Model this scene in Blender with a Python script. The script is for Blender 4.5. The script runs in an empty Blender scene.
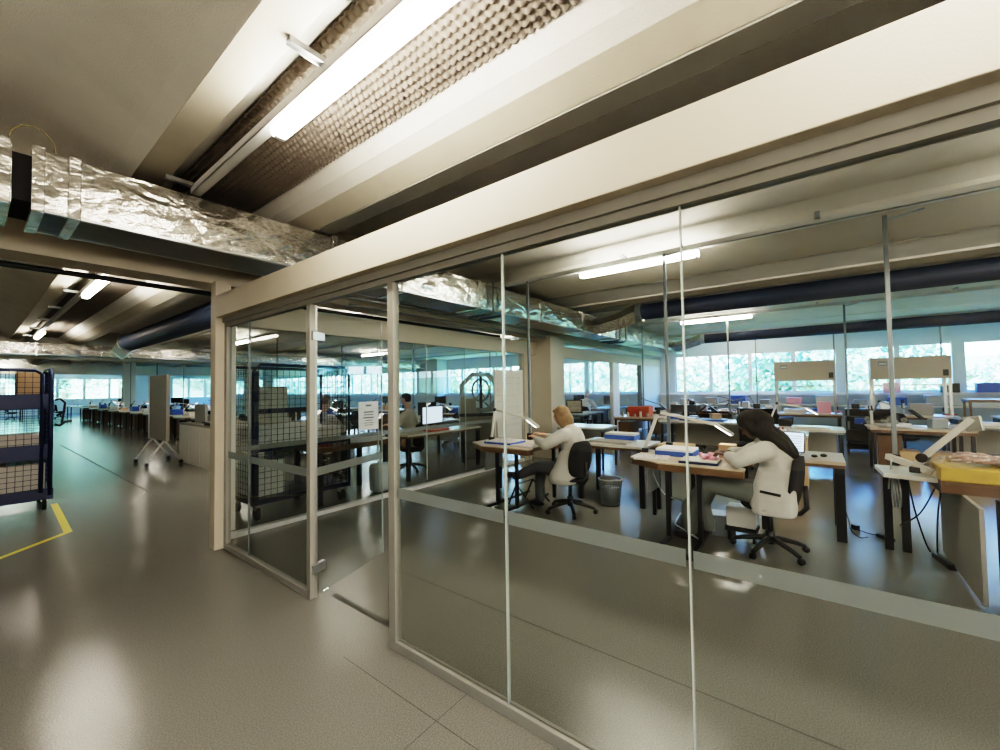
import bpy, math, random
from mathutils import Vector, Matrix
random.seed(7)
PI = math.pi
sc = bpy.context.scene
COL = sc.collection

# ------------------------------------------------------------------ camera
yaw, pit, rol, FPX = 0.9134819756627719, 0.030854502325657708, -0.01535068695834113, 410.66
EYE = Vector((0, 0, 1.6))
fw = Vector((math.sin(yaw)*math.cos(pit), math.cos(yaw)*math.cos(pit), math.sin(pit)))
rt = Vector((math.cos(yaw), -math.sin(yaw), 0))
up = rt.cross(fw)
R2 = math.cos(rol)*rt + math.sin(rol)*up
U2 = -math.sin(rol)*rt + math.cos(rol)*up
cd = bpy.data.cameras.new('camera'); cam = bpy.data.objects.new('camera', cd); COL.objects.link(cam)
cam.matrix_world = Matrix(((R2.x, U2.x, -fw.x, 0), (R2.y, U2.y, -fw.y, 0), (R2.z, U2.z, -fw.z, 1.6), (0, 0, 0, 1)))
cd.sensor_width = 36; cd.lens = FPX*36/1000; cd.clip_start = 0.05; cd.clip_end = 300
sc.camera = cam

# ------------------------------------------------------------------ materials
def mat(name, c, rough=0.5, metal=0.0, var=0.0, vscale=8.0, bump=0.0, bscale=60.0, spec=0.5, emit=None, estr=0.0, alpha=1.0):
    m = bpy.data.materials.new(name); m.use_nodes = True
    nt = m.node_tree; b = nt.nodes['Principled BSDF']
    b.inputs['Base Color'].default_value = (*c, 1)
    b.inputs['Roughness'].default_value = rough; b.inputs['Metallic'].default_value = metal
    b.inputs['Specular IOR Level'].default_value = spec
    tc = nt.nodes.new('ShaderNodeTexCoord')
    n = nt.nodes.new('ShaderNodeTexNoise'); n.inputs['Scale'].default_value = vscale; n.inputs['Detail'].default_value = 5
    nt.links.new(tc.outputs['Object'], n.inputs['Vector'])
    v = max(var, 0.03)
    mr = nt.nodes.new('ShaderNodeMapRange'); mr.inputs[1].default_value = .1; mr.inputs[2].default_value = .9
    mr.inputs[3].default_value = 1-v; mr.inputs[4].default_value = 1+v
    nt.links.new(n.outputs['Fac'], mr.inputs[0])
    mx = nt.nodes.new('ShaderNodeVectorMath'); mx.operation = 'SCALE'; mx.inputs[0].default_value = c
    nt.links.new(mr.outputs[0], mx.inputs['Scale']); nt.links.new(mx.outputs[0], b.inputs['Base Color'])
    if bump:
        n2 = nt.nodes.new('ShaderNodeTexNoise'); n2.inputs['Scale'].default_value = bscale; n2.inputs['Detail'].default_value = 3
        nt.links.new(tc.outputs['Object'], n2.inputs['Vector'])
        bp = nt.nodes.new('ShaderNodeBump'); bp.inputs['Strength'].default_value = bump; bp.inputs['Distance'].default_value = .01
        nt.links.new(n2.outputs['Fac'], bp.inputs['Height']); nt.links.new(bp.outputs[0], b.inputs['Normal'])
    if emit:
        b.inputs['Emission Color'].default_value = (*emit, 1); b.inputs['Emission Strength'].default_value = estr
    return m
def emis(name, c, s):
    m = bpy.data.materials.new(name); m.use_nodes = True; nt = m.node_tree; nt.nodes.clear()
    e = nt.nodes.new('ShaderNodeEmission'); e.inputs[0].default_value = (*c, 1); e.inputs[1].default_value = s
    o = nt.nodes.new('ShaderNodeOutputMaterial'); nt.links.new(e.outputs[0], o.inputs[0]); return m
def glassmat(name, tint, refl=1.0, rough=0.0, f0=.045):
    """thin architectural glass: clear with a Schlick reflection that is the same from both sides"""
    m = bpy.data.materials.new(name); m.use_nodes = True; nt = m.node_tree; nt.nodes.clear()
    t = nt.nodes.new('ShaderNodeBsdfTransparent'); t.inputs[0].default_value = (*tint, 1)
    g = nt.nodes.new('ShaderNodeBsdfGlossy'); g.inputs['Roughness'].default_value = rough
    f = nt.nodes.new('ShaderNodeLayerWeight'); f.inputs[0].default_value = .5
    p = nt.nodes.new('ShaderNodeMath'); p.operation = 'POWER'; p.inputs[1].default_value = 5
    mm = nt.nodes.new('ShaderNodeMath'); mm.operation = 'MULTIPLY_ADD'; mm.inputs[1].default_value = (1-f0)*refl; mm.inputs[2].default_value = f0*refl
    x = nt.nodes.new('ShaderNodeMixShader'); o = nt.nodes.new('ShaderNodeOutputMaterial')
    nt.links.new(f.outputs['Facing'], p.inputs[0]); nt.links.new(p.outputs[0], mm.inputs[0]); nt.links.new(mm.outputs[0], x.inputs[0])
    nt.links.new(t.outputs[0], x.inputs[1]); nt.links.new(g.outputs[0], x.inputs[2]); nt.links.new(x.outputs[0], o.inputs[0]); return m

M = {}
M['cream'] = mat('cream_paint', (.52, .475, .39), .6, var=.05, vscale=3, bump=.08, bscale=120)
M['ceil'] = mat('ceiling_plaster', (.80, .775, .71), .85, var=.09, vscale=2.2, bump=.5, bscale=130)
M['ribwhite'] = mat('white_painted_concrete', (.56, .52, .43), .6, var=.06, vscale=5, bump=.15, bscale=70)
M['white'] = mat('white_paint', (.72, .72, .70), .5)
M['hoodtan'] = mat('tan_hood_panel', (.36, .32, .26), .5)
M['walldark'] = mat('grey_blue_cupboard', (.26, .31, .34), .5)
M['offwhite'] = mat('off_white_board', (.62, .60, .55), .5, var=.05)
M['wallcool'] = mat('cool_wall_paint', (.60, .66, .66), .7, var=.04)
M['alu'] = mat('brushed_aluminium', (.42, .41, .37), .38, .75, var=.06, vscale=20)
M['alugrey'] = mat('grey_anodised_frame', (.30, .295, .265), .45, .1, var=.05)
M['steel'] = mat('galvanised_steel', (.50, .52, .52), .3, .9, var=.12, vscale=14)
M['polegrey'] = mat('grey_pole_paint', (.22, .24, .25), .4, .4)
M['black'] = mat('black_powder_coat', (.018, .018, .02), .45)
M['blackfab'] = mat('black_fabric', (.022, .022, .025), .9, var=.15, vscale=60, bump=.2, bscale=300)
M['navy'] = mat('navy_painted_steel', (.012, .026, .075), .4, .1, var=.1)
M['navyduct'] = mat('navy_duct_skin', (.030, .045, .085), .55, .1, var=.15, vscale=3)
M['wood'] = mat('oiled_wood', (.17, .105, .06), .4, var=.25, vscale=6)
M['woodlight'] = mat('light_wood', (.50, .42, .33), .3, var=.15, vscale=6)
M['darkwood'] = mat('dark_wood_edge', (.12, .07, .04), .4, var=.2)
M['yellowwood'] = mat('yellow_plywood', (.44, .30, .07), .5, var=.25, vscale=10)
M['topgrey'] = mat('pale_laminate', (.62, .60, .54), .22, var=.05)
M['panel'] = mat('beige_grey_panel', (.30, .285, .255), .6, var=.06)
M['card'] = mat('cardboard', (.50, .36, .22), .8, var=.1)
M['blue'] = mat('blue_box_plastic', (.05, .12, .38), .5)
M['red'] = mat('red_orange_box', (.45, .10, .05), .6)
M['pink'] = mat('pink_cloth', (.75, .38, .45), .8)
M['paper'] = mat('white_paper', (.80, .80, .80), .7)
M['screen'] = mat('lit_screen', (.3, .35, .45), .2, emit=(.62, .78, 1), estr=1.3)
M['coat'] = mat('white_coat_cotton', (.50, .485, .45), .85, var=.06, vscale=14, bump=.5, bscale=22)
M['skin'] = mat('skin', (.62, .38, .27), .5)
M['skindark'] = mat('dark_skin', (.13, .07, .045), .5)
M['hairblond'] = mat('ash_blond_hair', (.22, .14, .075), .55, var=.4, vscale=40, bump=.6, bscale=90)
M['hairdark'] = mat('dark_brown_hair', (.007, .0045, .0035), .7, var=.3, vscale=40, bump=.6, bscale=90)
M['trgrey'] = mat('grey_trousers', (.07, .075, .085), .85, bump=.3, bscale=30)
M['trteal'] = mat('slate_trousers', (.13, .14, .13), .85, bump=.3, bscale=30)
M['rubber'] = mat('black_rubber', (.012, .012, .012), .7)
M['tape'] = mat('yellow_floor_tape', (.66, .56, .08), .5)
M['joint'] = mat('floor_joint', (.085, .085, .075), .5)
M['lamp'] = emis('fluorescent_tube_glow', (1, .91, .79), 54)
M['taskglow'] = emis('task_lamp_glow', (1, .95, .9), 14)
M['glass'] = glassmat('partition_glass', (.93, .945, .935), .8)
M['glassw'] = glassmat('window_glass', (.96, .985, .985), .5)
M['doorglass'] = glassmat('door_glass', (.95, .97, .965), 1.0)
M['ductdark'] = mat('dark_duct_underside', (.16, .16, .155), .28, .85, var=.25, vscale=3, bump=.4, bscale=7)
M['wirebrown'] = mat('olive_wire', (.22, .18, .07), .5)
M['glassr'] = glassmat('added_window_warm_glass', (.86, .69, .585), .4)  # tint only warms the daylight coming through the added windows
M['edge'] = mat('polished_glass_edge', (.55, .60, .57), .2, .0, spec=.8)
M['leaf'] = mat('sunlit_leaves', (.52, .68, .46), .8, var=.45, vscale=2)
M['bark'] = mat('bark', (.2, .15, .1), .9)
M['grass'] = mat('grass_slope', (.40, .62, .25), .9, var=.3, vscale=.5)

# frosted strip
def frost():
    m = bpy.data.materials.new('frosted_strip'); m.use_nodes = True; nt = m.node_tree; nt.nodes.clear()
    t = nt.nodes.new('ShaderNodeBsdfTransparent'); d = nt.nodes.new('ShaderNodeBsdfTranslucent'); d.inputs[0].default_value = (.42, .45, .44, 1)
    d2 = nt.nodes.new('ShaderNodeBsdfDiffuse'); d2.inputs[0].default_value = (.34, .355, .34, 1)
    a = nt.nodes.new('ShaderNodeMixShader'); a.inputs[0].default_value = .5
    x = nt.nodes.new('ShaderNodeMixShader'); x.inputs[0].default_value = .62
    o = nt.nodes.new('ShaderNodeOutputMaterial')
    nt.links.new(d.outputs[0], a.inputs[1]); nt.links.new(d2.outputs[0], a.inputs[2])
    nt.links.new(t.outputs[0], x.inputs[1]); nt.links.new(a.outputs[0], x.inputs[2]); nt.links.new(x.outputs[0], o.inputs[0]); return m
M['frost'] = frost()

def foil():
    m = bpy.data.materials.new('crinkled_foil_insulation'); m.use_nodes = True; nt = m.node_tree; b = nt.nodes['Principled BSDF']
    b.inputs['Metallic'].default_value = .9; b.inputs['Roughness'].default_value = .2
    tc = nt.nodes.new('ShaderNodeTexCoord')
    mp = nt.nodes.new('ShaderNodeMapping'); mp.inputs['Scale'].default_value = (1.6, 2.4, 2.8); mp.inputs['Rotation'].default_value = (0, .25, 0)
    nt.links.new(tc.outputs['Object'], mp.inputs[0])
    n0 = nt.nodes.new('ShaderNodeTexNoise'); n0.inputs['Scale'].default_value = 2.5; n0.inputs['Detail'].default_value = 4; nt.links.new(mp.outputs[0], n0.inputs['Vector'])
    mxv = nt.nodes.new('ShaderNodeMix'); mxv.data_type = 'VECTOR'; mxv.inputs[0].default_value = .25
    nt.links.new(mp.outputs[0], mxv.inputs[4]); nt.links.new(n0.outputs['Color'], mxv.inputs[5])
    v = nt.nodes.new('ShaderNodeTexVoronoi'); v.feature = 'DISTANCE_TO_EDGE'; v.inputs['Scale'].default_value = 3.6; nt.links.new(mxv.outputs[1], v.inputs['Vector'])
    v2 = nt.nodes.new('ShaderNodeTexVoronoi'); v2.inputs['Scale'].default_value = 9; nt.links.new(mxv.outputs[1], v2.inputs['Vector'])
    n2 = nt.nodes.new('ShaderNodeTexNoise'); n2.inputs['Scale'].default_value = 15; n2.inputs['Detail'].default_value = 6; nt.links.new(mp.outputs[0], n2.inputs['Vector'])
    b1 = nt.nodes.new('ShaderNodeBump'); b1.inputs['Strength'].default_value = .55; b1.inputs['Distance'].default_value = .03; nt.links.new(v.outputs['Distance'], b1.inputs['Height'])
    b2 = nt.nodes.new('ShaderNodeBump'); b2.inputs['Strength'].default_value = .22; b2.inputs['Distance'].default_value = .02; nt.links.new(n2.outputs['Fac'], b2.inputs['Height']); nt.links.new(b1.outputs[0], b2.inputs['Normal'])
    nt.links.new(b2.outputs[0], b.inputs['Normal'])
    cr = nt.nodes.new('ShaderNodeValToRGB'); cr.color_ramp.elements[0].color = (.50, .48, .43, 1); cr.color_ramp.elements[1].color = (.86, .84, .78, 1)
    cr.color_ramp.elements[0].position = .3; cr.color_ramp.elements[1].position = .7
    nt.links.new(n2.outputs['Fac'], cr.inputs[0]); nt.links.new(cr.outputs[0], b.inputs['Base Color'])
    return m
M['foil'] = foil()

def floormat():
    m = mat('grey_resin_floor', (.27, .272, .25), .30, var=.03, vscale=.6, spec=.5); nt = m.node_tree; b = nt.nodes['Principled BSDF']
    tc = nt.nodes.new('ShaderNodeTexCoord')
    n = nt.nodes.new('ShaderNodeTexNoise'); n.inputs['Scale'].default_value = 140; n.inputs['Detail'].default_value = 2; nt.links.new(tc.outputs['Object'], n.inputs['Vector'])
    nt.links.remove(b.inputs['Base Color'].links[0])
    mr = nt.nodes.new('ShaderNodeMapRange'); mr.inputs[1].default_value = .35; mr.inputs[2].default_value = .65; mr.inputs[3].default_value = .84; mr.inputs[4].default_value = 1.16
    nt.links.new(n.outputs['Fac'], mr.inputs[0])
    vm = nt.nodes.new('ShaderNodeVectorMath'); vm.operation = 'SCALE'; vm.inputs[0].default_value = (.215, .212, .190); nt.links.new(mr.outputs[0], vm.inputs['Scale']); nt.links.new(vm.outputs[0], b.inputs['Base Color'])
    b.inputs['Roughness'].default_value = .14; b.inputs['Specular IOR Level'].default_value = .38
    n4 = nt.nodes.new('ShaderNodeTexNoise'); n4.inputs['Scale'].default_value = 9; n4.inputs['Detail'].default_value = 3; nt.links.new(tc.outputs['Object'], n4.inputs['Vector'])
    bq = nt.nodes.new('ShaderNodeBump'); bq.inputs['Strength'].default_value = .08; bq.inputs['Distance'].default_value = .02; nt.links.new(n4.outputs['Fac'], bq.inputs['Height'])
    bp = nt.nodes.new('ShaderNodeBump'); bp.inputs['Strength'].default_value = .10; bp.inputs['Distance'].default_value = .01; nt.links.new(n.outputs['Fac'], bp.inputs['Height']); nt.links.new(bq.outputs[0], bp.inputs['Normal']); nt.links.new(bp.outputs[0], b.inputs['Normal'])
    return m
M['floor'] = floormat()
def foammat():
    m = mat('egg_crate_foam', (.23, .20, .17), .95, var=.08, vscale=3)
    return m
M['foam'] = foammat()
def scribble(name, base, ink, sx, sy, sz):
    m = mat(name, base, .6); nt = m.node_tree; b = nt.nodes['Principled BSDF']
    tc = nt.nodes.new('ShaderNodeTexCoord'); mp = nt.nodes.new('ShaderNodeMapping'); mp.inputs['Scale'].default_value = (sx, sy, sz); nt.links.new(tc.outputs['Object'], mp.inputs[0])
    n = nt.nodes.new('ShaderNodeTexNoise'); n.inputs['Scale'].default_value = 1; nt.links.new(mp.outputs[0], n.inputs['Vector'])
    cr = nt.nodes.new('ShaderNodeValToRGB'); cr.color_ramp.elements[0].position = .55; cr.color_ramp.elements[1].position = .6
    cr.color_ramp.elements[0].color = (*base, 1); cr.color_ramp.elements[1].color = (*ink, 1)
    nt.links.new(n.outputs['Fac'], cr.inputs[0]); nt.links.new(cr.outputs[0], b.inputs['Base Color']); return m
M['tray'] = scribble('paper_covered_tray', (.62, .60, .60), (.35, .3, .3), 30, 30, 5)
M['strands'] = scribble('bundled_straps', (.42, .30, .27), (.62, .56, .52), 30, 30, 30)

# ------------------------------------------------------------------ mesh builder
class MB:
    def loft(s, rings, n=24, p=2.6):
        vs = []
        for (cx, cy, z, rx, ry) in rings:
            for i in range(n):
                a = 2*PI*i/n; c_, q_ = math.cos(a), math.sin(a)
                vs.append((cx+rx*math.copysign(abs(c_)**(2/p), c_), cy+ry*math.copysign(abs(q_)**(2/p), q_), z))
        m = len(rings)
        fs = [(j*n+i, j*n+(i+1) % n, (j+1)*n+(i+1) % n, (j+1)*n+i) for j in range(m-1) for i in range(n)] + [tuple(range(n-1, -1, -1)), tuple(range((m-1)*n, m*n))]
        return s.add(vs, fs)
    def __init__(s): s.v = []; s.f = []
    def add(s, vs, fs):
        o = len(s.v); s.v += [tuple(v) for v in vs]; s.f += [tuple(i+o for i in f) for f in fs]; return s
    def box(s, x0, x1, y0, y1, z0, z1):
        if x0 > x1: x0, x1 = x1, x0
        if y0 > y1: y0, y1 = y1, y0
        return s.add([(x0,y0,z0),(x1,y0,z0),(x1,y1,z0),(x0,y1,z0),(x0,y0,z1),(x1,y0,z1),(x1,y1,z1),(x0,y1,z1)],
                     [(0,3,2,1),(4,5,6,7),(0,1,5,4),(1,2,6,5),(2,3,7,6),(3,0,4,7)])
    def bar(s, a, b, w, h=None):
        a = Vector(a); b = Vector(b); h = h or w; d = (b-a).normalized()
        u = Vector((0,0,1)) if abs(d.z) < .95 else Vector((0,1,0))
        r = d.cross(u).normalized(); u = r.cross(d)
        vs = [p + r*sx*w/2 + u*sz*h/2 for p in (a, b) for sx, sz in ((-1,-1),(1,-1),(1,1),(-1,1))]
        return s.add(vs, [(3,2,1,0),(4,5,6,7),(0,1,5,4),(1,2,6,5),(2,3,7,6),(3,0,4,7)])
    def cyl(s, a, b, r0, r1=None, n=12, cap=True):
        a = Vector(a); b = Vector(b); r1 = r0 if r1 is None else r1; d = (b-a).normalized()
        u = Vector((0,0,1)) if abs(d.z) < .95 else Vector((0,1,0)); r = d.cross(u).normalized(); u = r.cross(d)
        vs = [p + (r*math.cos(2*PI*i/n) + u*math.sin(2*PI*i/n))*q for p, q in ((a, r0), (b, r1)) for i in range(n)]
        fs = [(i, (i+1) % n, n+(i+1) % n, n+i) for i in range(n)]
        if cap: fs += [tuple(range(n-1, -1, -1)), tuple(range(n, 2*n))]
        return s.add(vs, fs)
    def tube(s, pts, r, n=8):
        pts = [Vector(p) for p in pts]; rings = []; up0 = None
        for i, p in enumerate(pts):
            d = (pts[min(i+1, len(pts)-1)] - pts[max(i-1, 0)]).normalized()
            if up0 is None: up0 = Vector((0,0,1)) if abs(d.z) < .9 else Vector((1,0,0))
            rr = d.cross(up0).normalized(); up0 = rr.cross(d).normalized()
            q = r[i] if isinstance(r, (list, tuple)) else r
            rings.append([p + (rr*math.cos(2*PI*k/n) + up0*math.sin(2*PI*k/n))*q for k in range(n)])
        vs = [v for g in rings for v in g]
        fs = [(i*n+k, i*n+(k+1) % n, (i+1)*n+(k+1) % n, (i+1)*n+k) for i in range(len(pts)-1) for k in range(n)]
        fs += [tuple(range(n-1, -1, -1)), tuple(range((len(pts)-1)*n, len(pts)*n))]
        return s.add(vs, fs)
    def ball(s, c, r, n=12, m=8, mtx=None):
        c = Vector(c); r = r if isinstance(r, (list, tuple)) else (r, r, r); vs = []
        for j in range(m+1):
            t = PI*j/m
            for i in range(n):
                p = 2*PI*i/n; q = Vector((r[0]*math.sin(t)*math.cos(p), r[1]*math.sin(t)*math.sin(p), r[2]*math.cos(t)))
                vs.append(c + (mtx @ q if mtx else q))
        fs = [(j*n+i, (j+1)*n+i, (j+1)*n+(i+1) % n, j*n+(i+1) % n) for j in range(m) for i in range(n)]
        return s.add(vs, fs)
    def prism(s, poly, z0, z1):
        n = len(poly); vs = [(x, y, z0) for x, y in poly] + [(x, y, z1) for x, y in poly]
        return s.add(vs, [tuple(range(n-1, -1, -1)), tuple(range(n, 2*n))] + [(i, (i+1) % n, n+(i+1) % n, n+i) for i in range(n)])
    def extrude_y(s, prof, y0, y1):
        n = len(prof); vs = [(x, y0, z) for x, z in prof] + [(x, y1, z) for x, z in prof]
        return s.add(vs, [(i, i+1, n+i+1, n+i) for i in range(n-1)])
    def chain(s, pr, n=10):
        for (p, r) in pr: s.ball(p, r, n, 6)
        for (a, ra), (b, rb) in zip(pr, pr[1:]): s.cyl(a, b, ra, rb, n)
        return s
    def obj(s, name, m, parent=None, smooth=False, bevel=0, loc=None):
        me = bpy.data.meshes.new(name); me.from_pydata(s.v, [], s.f); me.validate(); me.update()
        if isinstance(m, str): m = M[m]
        me.materials.append(m)
        if smooth:
            for p in me.polygons: p.use_smooth = True
        o = bpy.data.objects.new(name, me); COL.objects.link(o)
        if parent: o.parent = parent
        if loc: o.location = loc
        if bevel:
            b = o.modifiers.new('bevel', 'BEVEL'); b.width = bevel; b.segments = 2; b.limit_method = 'ANGLE'
        return o
def tag(o, label, cat, group=None, kind=None):
    o['label'] = label; o['category'] = cat
    if group: o['group'] = group
    if kind: o['kind'] = kind
    return o
def empty(name, loc=(0,0,0), rz=0, label=None, cat=None, group=None):
    o = bpy.data.objects.new(name, None); COL.objects.link(o); o.location = loc; o.rotation_euler = (0,0,rz); o.empty_display_size = .1
    if label: tag(o, label, cat, group)
    return o
def struct(o): o['kind'] = 'structure'; return o
def copy_tree(o, parent=None):
    c = o.copy(); COL.objects.link(c)
    if parent: c.parent = parent
    for ch in [q for q in ALLCH.get(o.name, [])]: copy_tree(ch, c)
    return c
ALLCH = {}
def index_children():
    ALLCH.clear()
    for q in bpy.data.objects:
        if q.parent: ALLCH.setdefault(q.parent.name, []).append(q)
def dup(proto, loc, rz, label, cat=None, group=None, scale=None):
    if proto.name not in ALLCH: index_children()
    used = proto.get('_used')
    c = copy_tree(proto) if used else proto
    proto['_used'] = 1
    c.location = loc; c.rotation_euler = (0, 0, rz); c['label'] = label
    if cat: c['category'] = cat
    if group: c['group'] = group
    if scale: c.scale = scale
    if '_used' in c and c is not proto: del c['_used']
    return c
ORD = ['first', 'second', 'third', 'fourth', 'fifth', 'sixth', 'seventh', 'eighth', 'ninth', 'tenth']

# ------------------------------------------------------------------ setting: floor, ceiling, walls
WX = 17.3       # window wall
YF = 50.0       # far wall
struct(MB().box(-6, WX+.3, -12, YF+.3, -.2, 0).obj('floor', 'floor'))
PY0, PY1 = -12, YF
# ceiling vault / ribs, one continuous shell
vaultL = [(-3.05, 3.30), (-2.9, 3.40), (-2.6, 3.50), (-2.1, 3.60), (-1.5, 3.67), (-1.05, 3.69), (-.6, 3.67), (-.1, 3.60), (.3, 3.50), (.52, 3.42), (.66, 3.36), (.76, 3.30)]
main = [(-6, 3.5), (-4.2, 3.5), (-4.1, 3.3), (-3.9, 3.3), (-3.88, 3.42), (-3.2, 3.42), (-3.17, 3.3)] + vaultL + \
       [(.94, 3.30), (.95, 3.395), (1.07, 3.42), (1.07, 3.45), (1.74, 3.45), (1.742, 3.42), (1.825, 3.335), (1.835, 3.33), (1.915, 3.285), (1.925, 3.28), (2.108, 3.215), (2.272, 3.215), (2.275, 3.7), (3.5, 3.7), (3.52, 3.3), (4.0, 3.3), (4.02, 3.42), (4.36, 3.42), (4.37, 3.36),
        (4.46, 3.48), (4.9, 3.53), (5.35, 3.52), (5.55, 3.42), (5.6, 3.33), (6.86, 3.30), (6.88, 3.36), (7.05, 3.36), (7.06, 3.335), (7.9, 3.32), (7.92, 3.295), (8.33, 3.28), (8.35, 3.7), (8.95, 3.7), (8.97, 3.31),
        (10.2, 3.36), (11.2, 3.34), (11.4, 3.32), (12.7, 3.30), (12.72, 3.34), (13.6, 3.32), (13.62, 3.3), (14.7, 3.28), (14.72, 3.7), (15.4, 3.7), (15.42, 3.3), (WX+.2, 3.3)]
c = MB().extrude_y(main, PY0, PY1).obj('ceiling', 'ceil'); struct(c)
MB().box(-6, WX+.3, PY0, PY1, 3.75, 3.9).obj('ceiling_slab', 'ceil', c)
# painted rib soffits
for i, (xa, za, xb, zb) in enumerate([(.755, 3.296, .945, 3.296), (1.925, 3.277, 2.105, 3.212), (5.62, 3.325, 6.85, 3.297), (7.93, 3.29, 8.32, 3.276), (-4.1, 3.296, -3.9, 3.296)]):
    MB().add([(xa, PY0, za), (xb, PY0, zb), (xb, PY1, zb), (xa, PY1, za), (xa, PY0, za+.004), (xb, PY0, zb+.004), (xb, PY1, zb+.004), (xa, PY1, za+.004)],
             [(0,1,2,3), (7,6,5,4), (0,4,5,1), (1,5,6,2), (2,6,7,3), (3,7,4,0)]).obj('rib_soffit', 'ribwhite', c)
# egg-crate acoustic foam
def foam(x0, x1, y0, y1, z, step, amp, cell):
    nx = max(2, int((x1-x0)/step)); ny = int((y1-y0)/step); vs = []
    for j in range(ny+1):
        for i in range(nx+1):
            x = x0+(x1-x0)*i/nx; y = y0+(y1-y0)*j/ny
            h = math.sin(PI*(x+y)/cell)*math.sin(PI*(x-y)/cell)
            vs.append((x, y, z - amp*h))
    fs = [(j*(nx+1)+i, (j+1)*(nx+1)+i, (j+1)*(nx+1)+i+1, j*(nx+1)+i+1) for j in range(ny) for i in range(nx)]
    return MB().add(vs, fs)
tag(foam(1.075, 1.735, -2.0, 4.6, 3.415, .009, .018, .050).obj('acoustic_foam', 'foam', smooth=True), 'dimpled grey-brown acoustic foam lining the ceiling recess above the big near light', 'acoustic foam')
tag(foam(4.025, 4.355, -2.0, 4.0, 3.40, .02, .018, .062).obj('acoustic_foam', 'foam', smooth=True), 'dark strip of dimpled foam between beams just inside the glass wall', 'acoustic foam')
tag(foam(1.075, 1.735, 4.6, 30.0, 3.42, .05, .016, .2).obj('acoustic_foam', 'foam', smooth=True), 'acoustic foam lining the far ceiling recess beyond the cross beam', 'acoustic foam')
# metal trim under rib beside the glass wall
struct(MB().box(2.112, 2.275, -8, 3.9, 3.200, 3.213).obj('trim_1', 'alugrey'))

# cross beams
for i, y in enumerate((4.96, 19.3, 33.6)):
    struct(MB().box(-6, WX, y, y+.35, 2.735, 3.72).obj('cross_beam', 'cream' if i == 0 else 'ceil'))
# outer walls
b = MB(); b.box(-6.2, -6, -2.6, YF, 0, 3.8); b.box(-6.2, -6, -12, -2.6, 0, 1.1); b.box(-6.2, -6, -12, -2.6, 2.9, 3.8); b.box(-6.2, -6, -12, -11.7, 1.1, 2.9); struct(b.obj('wall_left', 'cream'))
b = MB(); b.box(-6.2, WX+.2, -12.2, -12, 0, 1.1); b.box(-6.2, WX+.2, -12.2, -12, 2.9, 3.8); b.box(2, WX+.2, -12.2, -12, 1.1, 2.9); b.box(-6.2, -6, -12.2, -12, 1.1, 2.9); struct(b.obj('wall_rear', 'cream'))
for k_ in range(5):  # added rear windows, out of view, letting in fill daylight for the foreground
    a_ = -6+k_*1.6; f_ = MB(); f_.box(a_, a_+.06, -12.14, -12.06, 1.1, 2.9); f_.box(a_+1.54, a_+1.6, -12.14, -12.06, 1.1, 2.9); f_.box(a_+.06, a_+1.54, -12.14, -12.06, 1.1, 1.16); f_.box(a_+.06, a_+1.54, -12.14, -12.06, 2.84, 2.9)
    o = struct(f_.obj('window_%d' % (80+k_), 'white')); MB().box(a_+.06, a_+1.54, -12.105, -12.095, 1.16, 2.84).obj('pane', 'glassr', o)
for k_ in range(6):  # windows added to the unseen part of the left wall for more daylight
    a_ = -11.7+k_*1.516; f_ = MB(); f_.box(-6.14, -6.06, a_, a_+.06, 1.1, 2.9); f_.box(-6.14, -6.06, a_+1.456, a_+1.516, 1.1, 2.9); f_.box(-6.14, -6.06, a_+.06, a_+1.456, 1.1, 1.16); f_.box(-6.14, -6.06, a_+.06, a_+1.456, 2.84, 2.9)
    o = struct(f_.obj('window_%d' % (90+k_), 'white')); MB().box(-6.105, -6.095, a_+.06, a_+1.456, 1.16, 2.84).obj('pane', 'glassr', o)

# window wall (right), panes 1.29 m apart
ww = MB()
ww.box(WX, WX+.25, -12, YF, 0, 1.28); ww.box(WX, WX+.25, -12, YF, 2.74, 3.7)
ww.box(WX, WX+.25, 4.5, 5.75, 1.28, 2.74); ww.box(WX, WX+.25, 17.3, 19.1, 1.28, 2.74)
struct(ww.obj('wall_right', 'wallcool'))
struct(MB().box(WX-.25, WX, -12, YF, 1.20, 1.27).obj('trim_sill', 'white'))
struct(MB().box(WX-.03, WX, -12, YF, 0, .12).obj('baseboard_right', 'polegrey'))
wn = 0
def window_y(y0, y1, n, x=WX):
    fr = MB(); fr.box(x+.04, x+.12, y0, y0+.06, 1.28, 2.74); fr.box(x+.04, x+.12, y1-.06, y1, 1.28, 2.74)
    fr.box(x+.04, x+.12, y0+.06, y1-.06, 1.28, 1.34); fr.box(x+.04, x+.12, y0+.06, y1-.06, 2.68, 2.74)
    o = struct(fr.obj('window_%d' % n, 'white'))
    MB().box(x+.075, x+.085, y0+.06, y1-.06, 1.34, 2.68).obj('pane', 'glassw', o)
    return o
ys = []
y = 4.5
while y > -11: ys.append((y-1.29, y)); y -= 1.29
y = 5.75
while y < 17: ys.append((y, y+1.15)); y += 1.155
y = 19.1
while y < 48: ys.append((y, y+1.15)); y += 1.155
for a, b in ys: wn += 1; window_y(a, b, wn)
# thicker piers on the window wall
for yy in (-.62, -3.2, 8.3):
    struct(MB().box(WX-.12, WX+.02, yy-.13, yy+.13, 1.27, 2.74).obj('window_pier', 'wallcool'))
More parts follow.
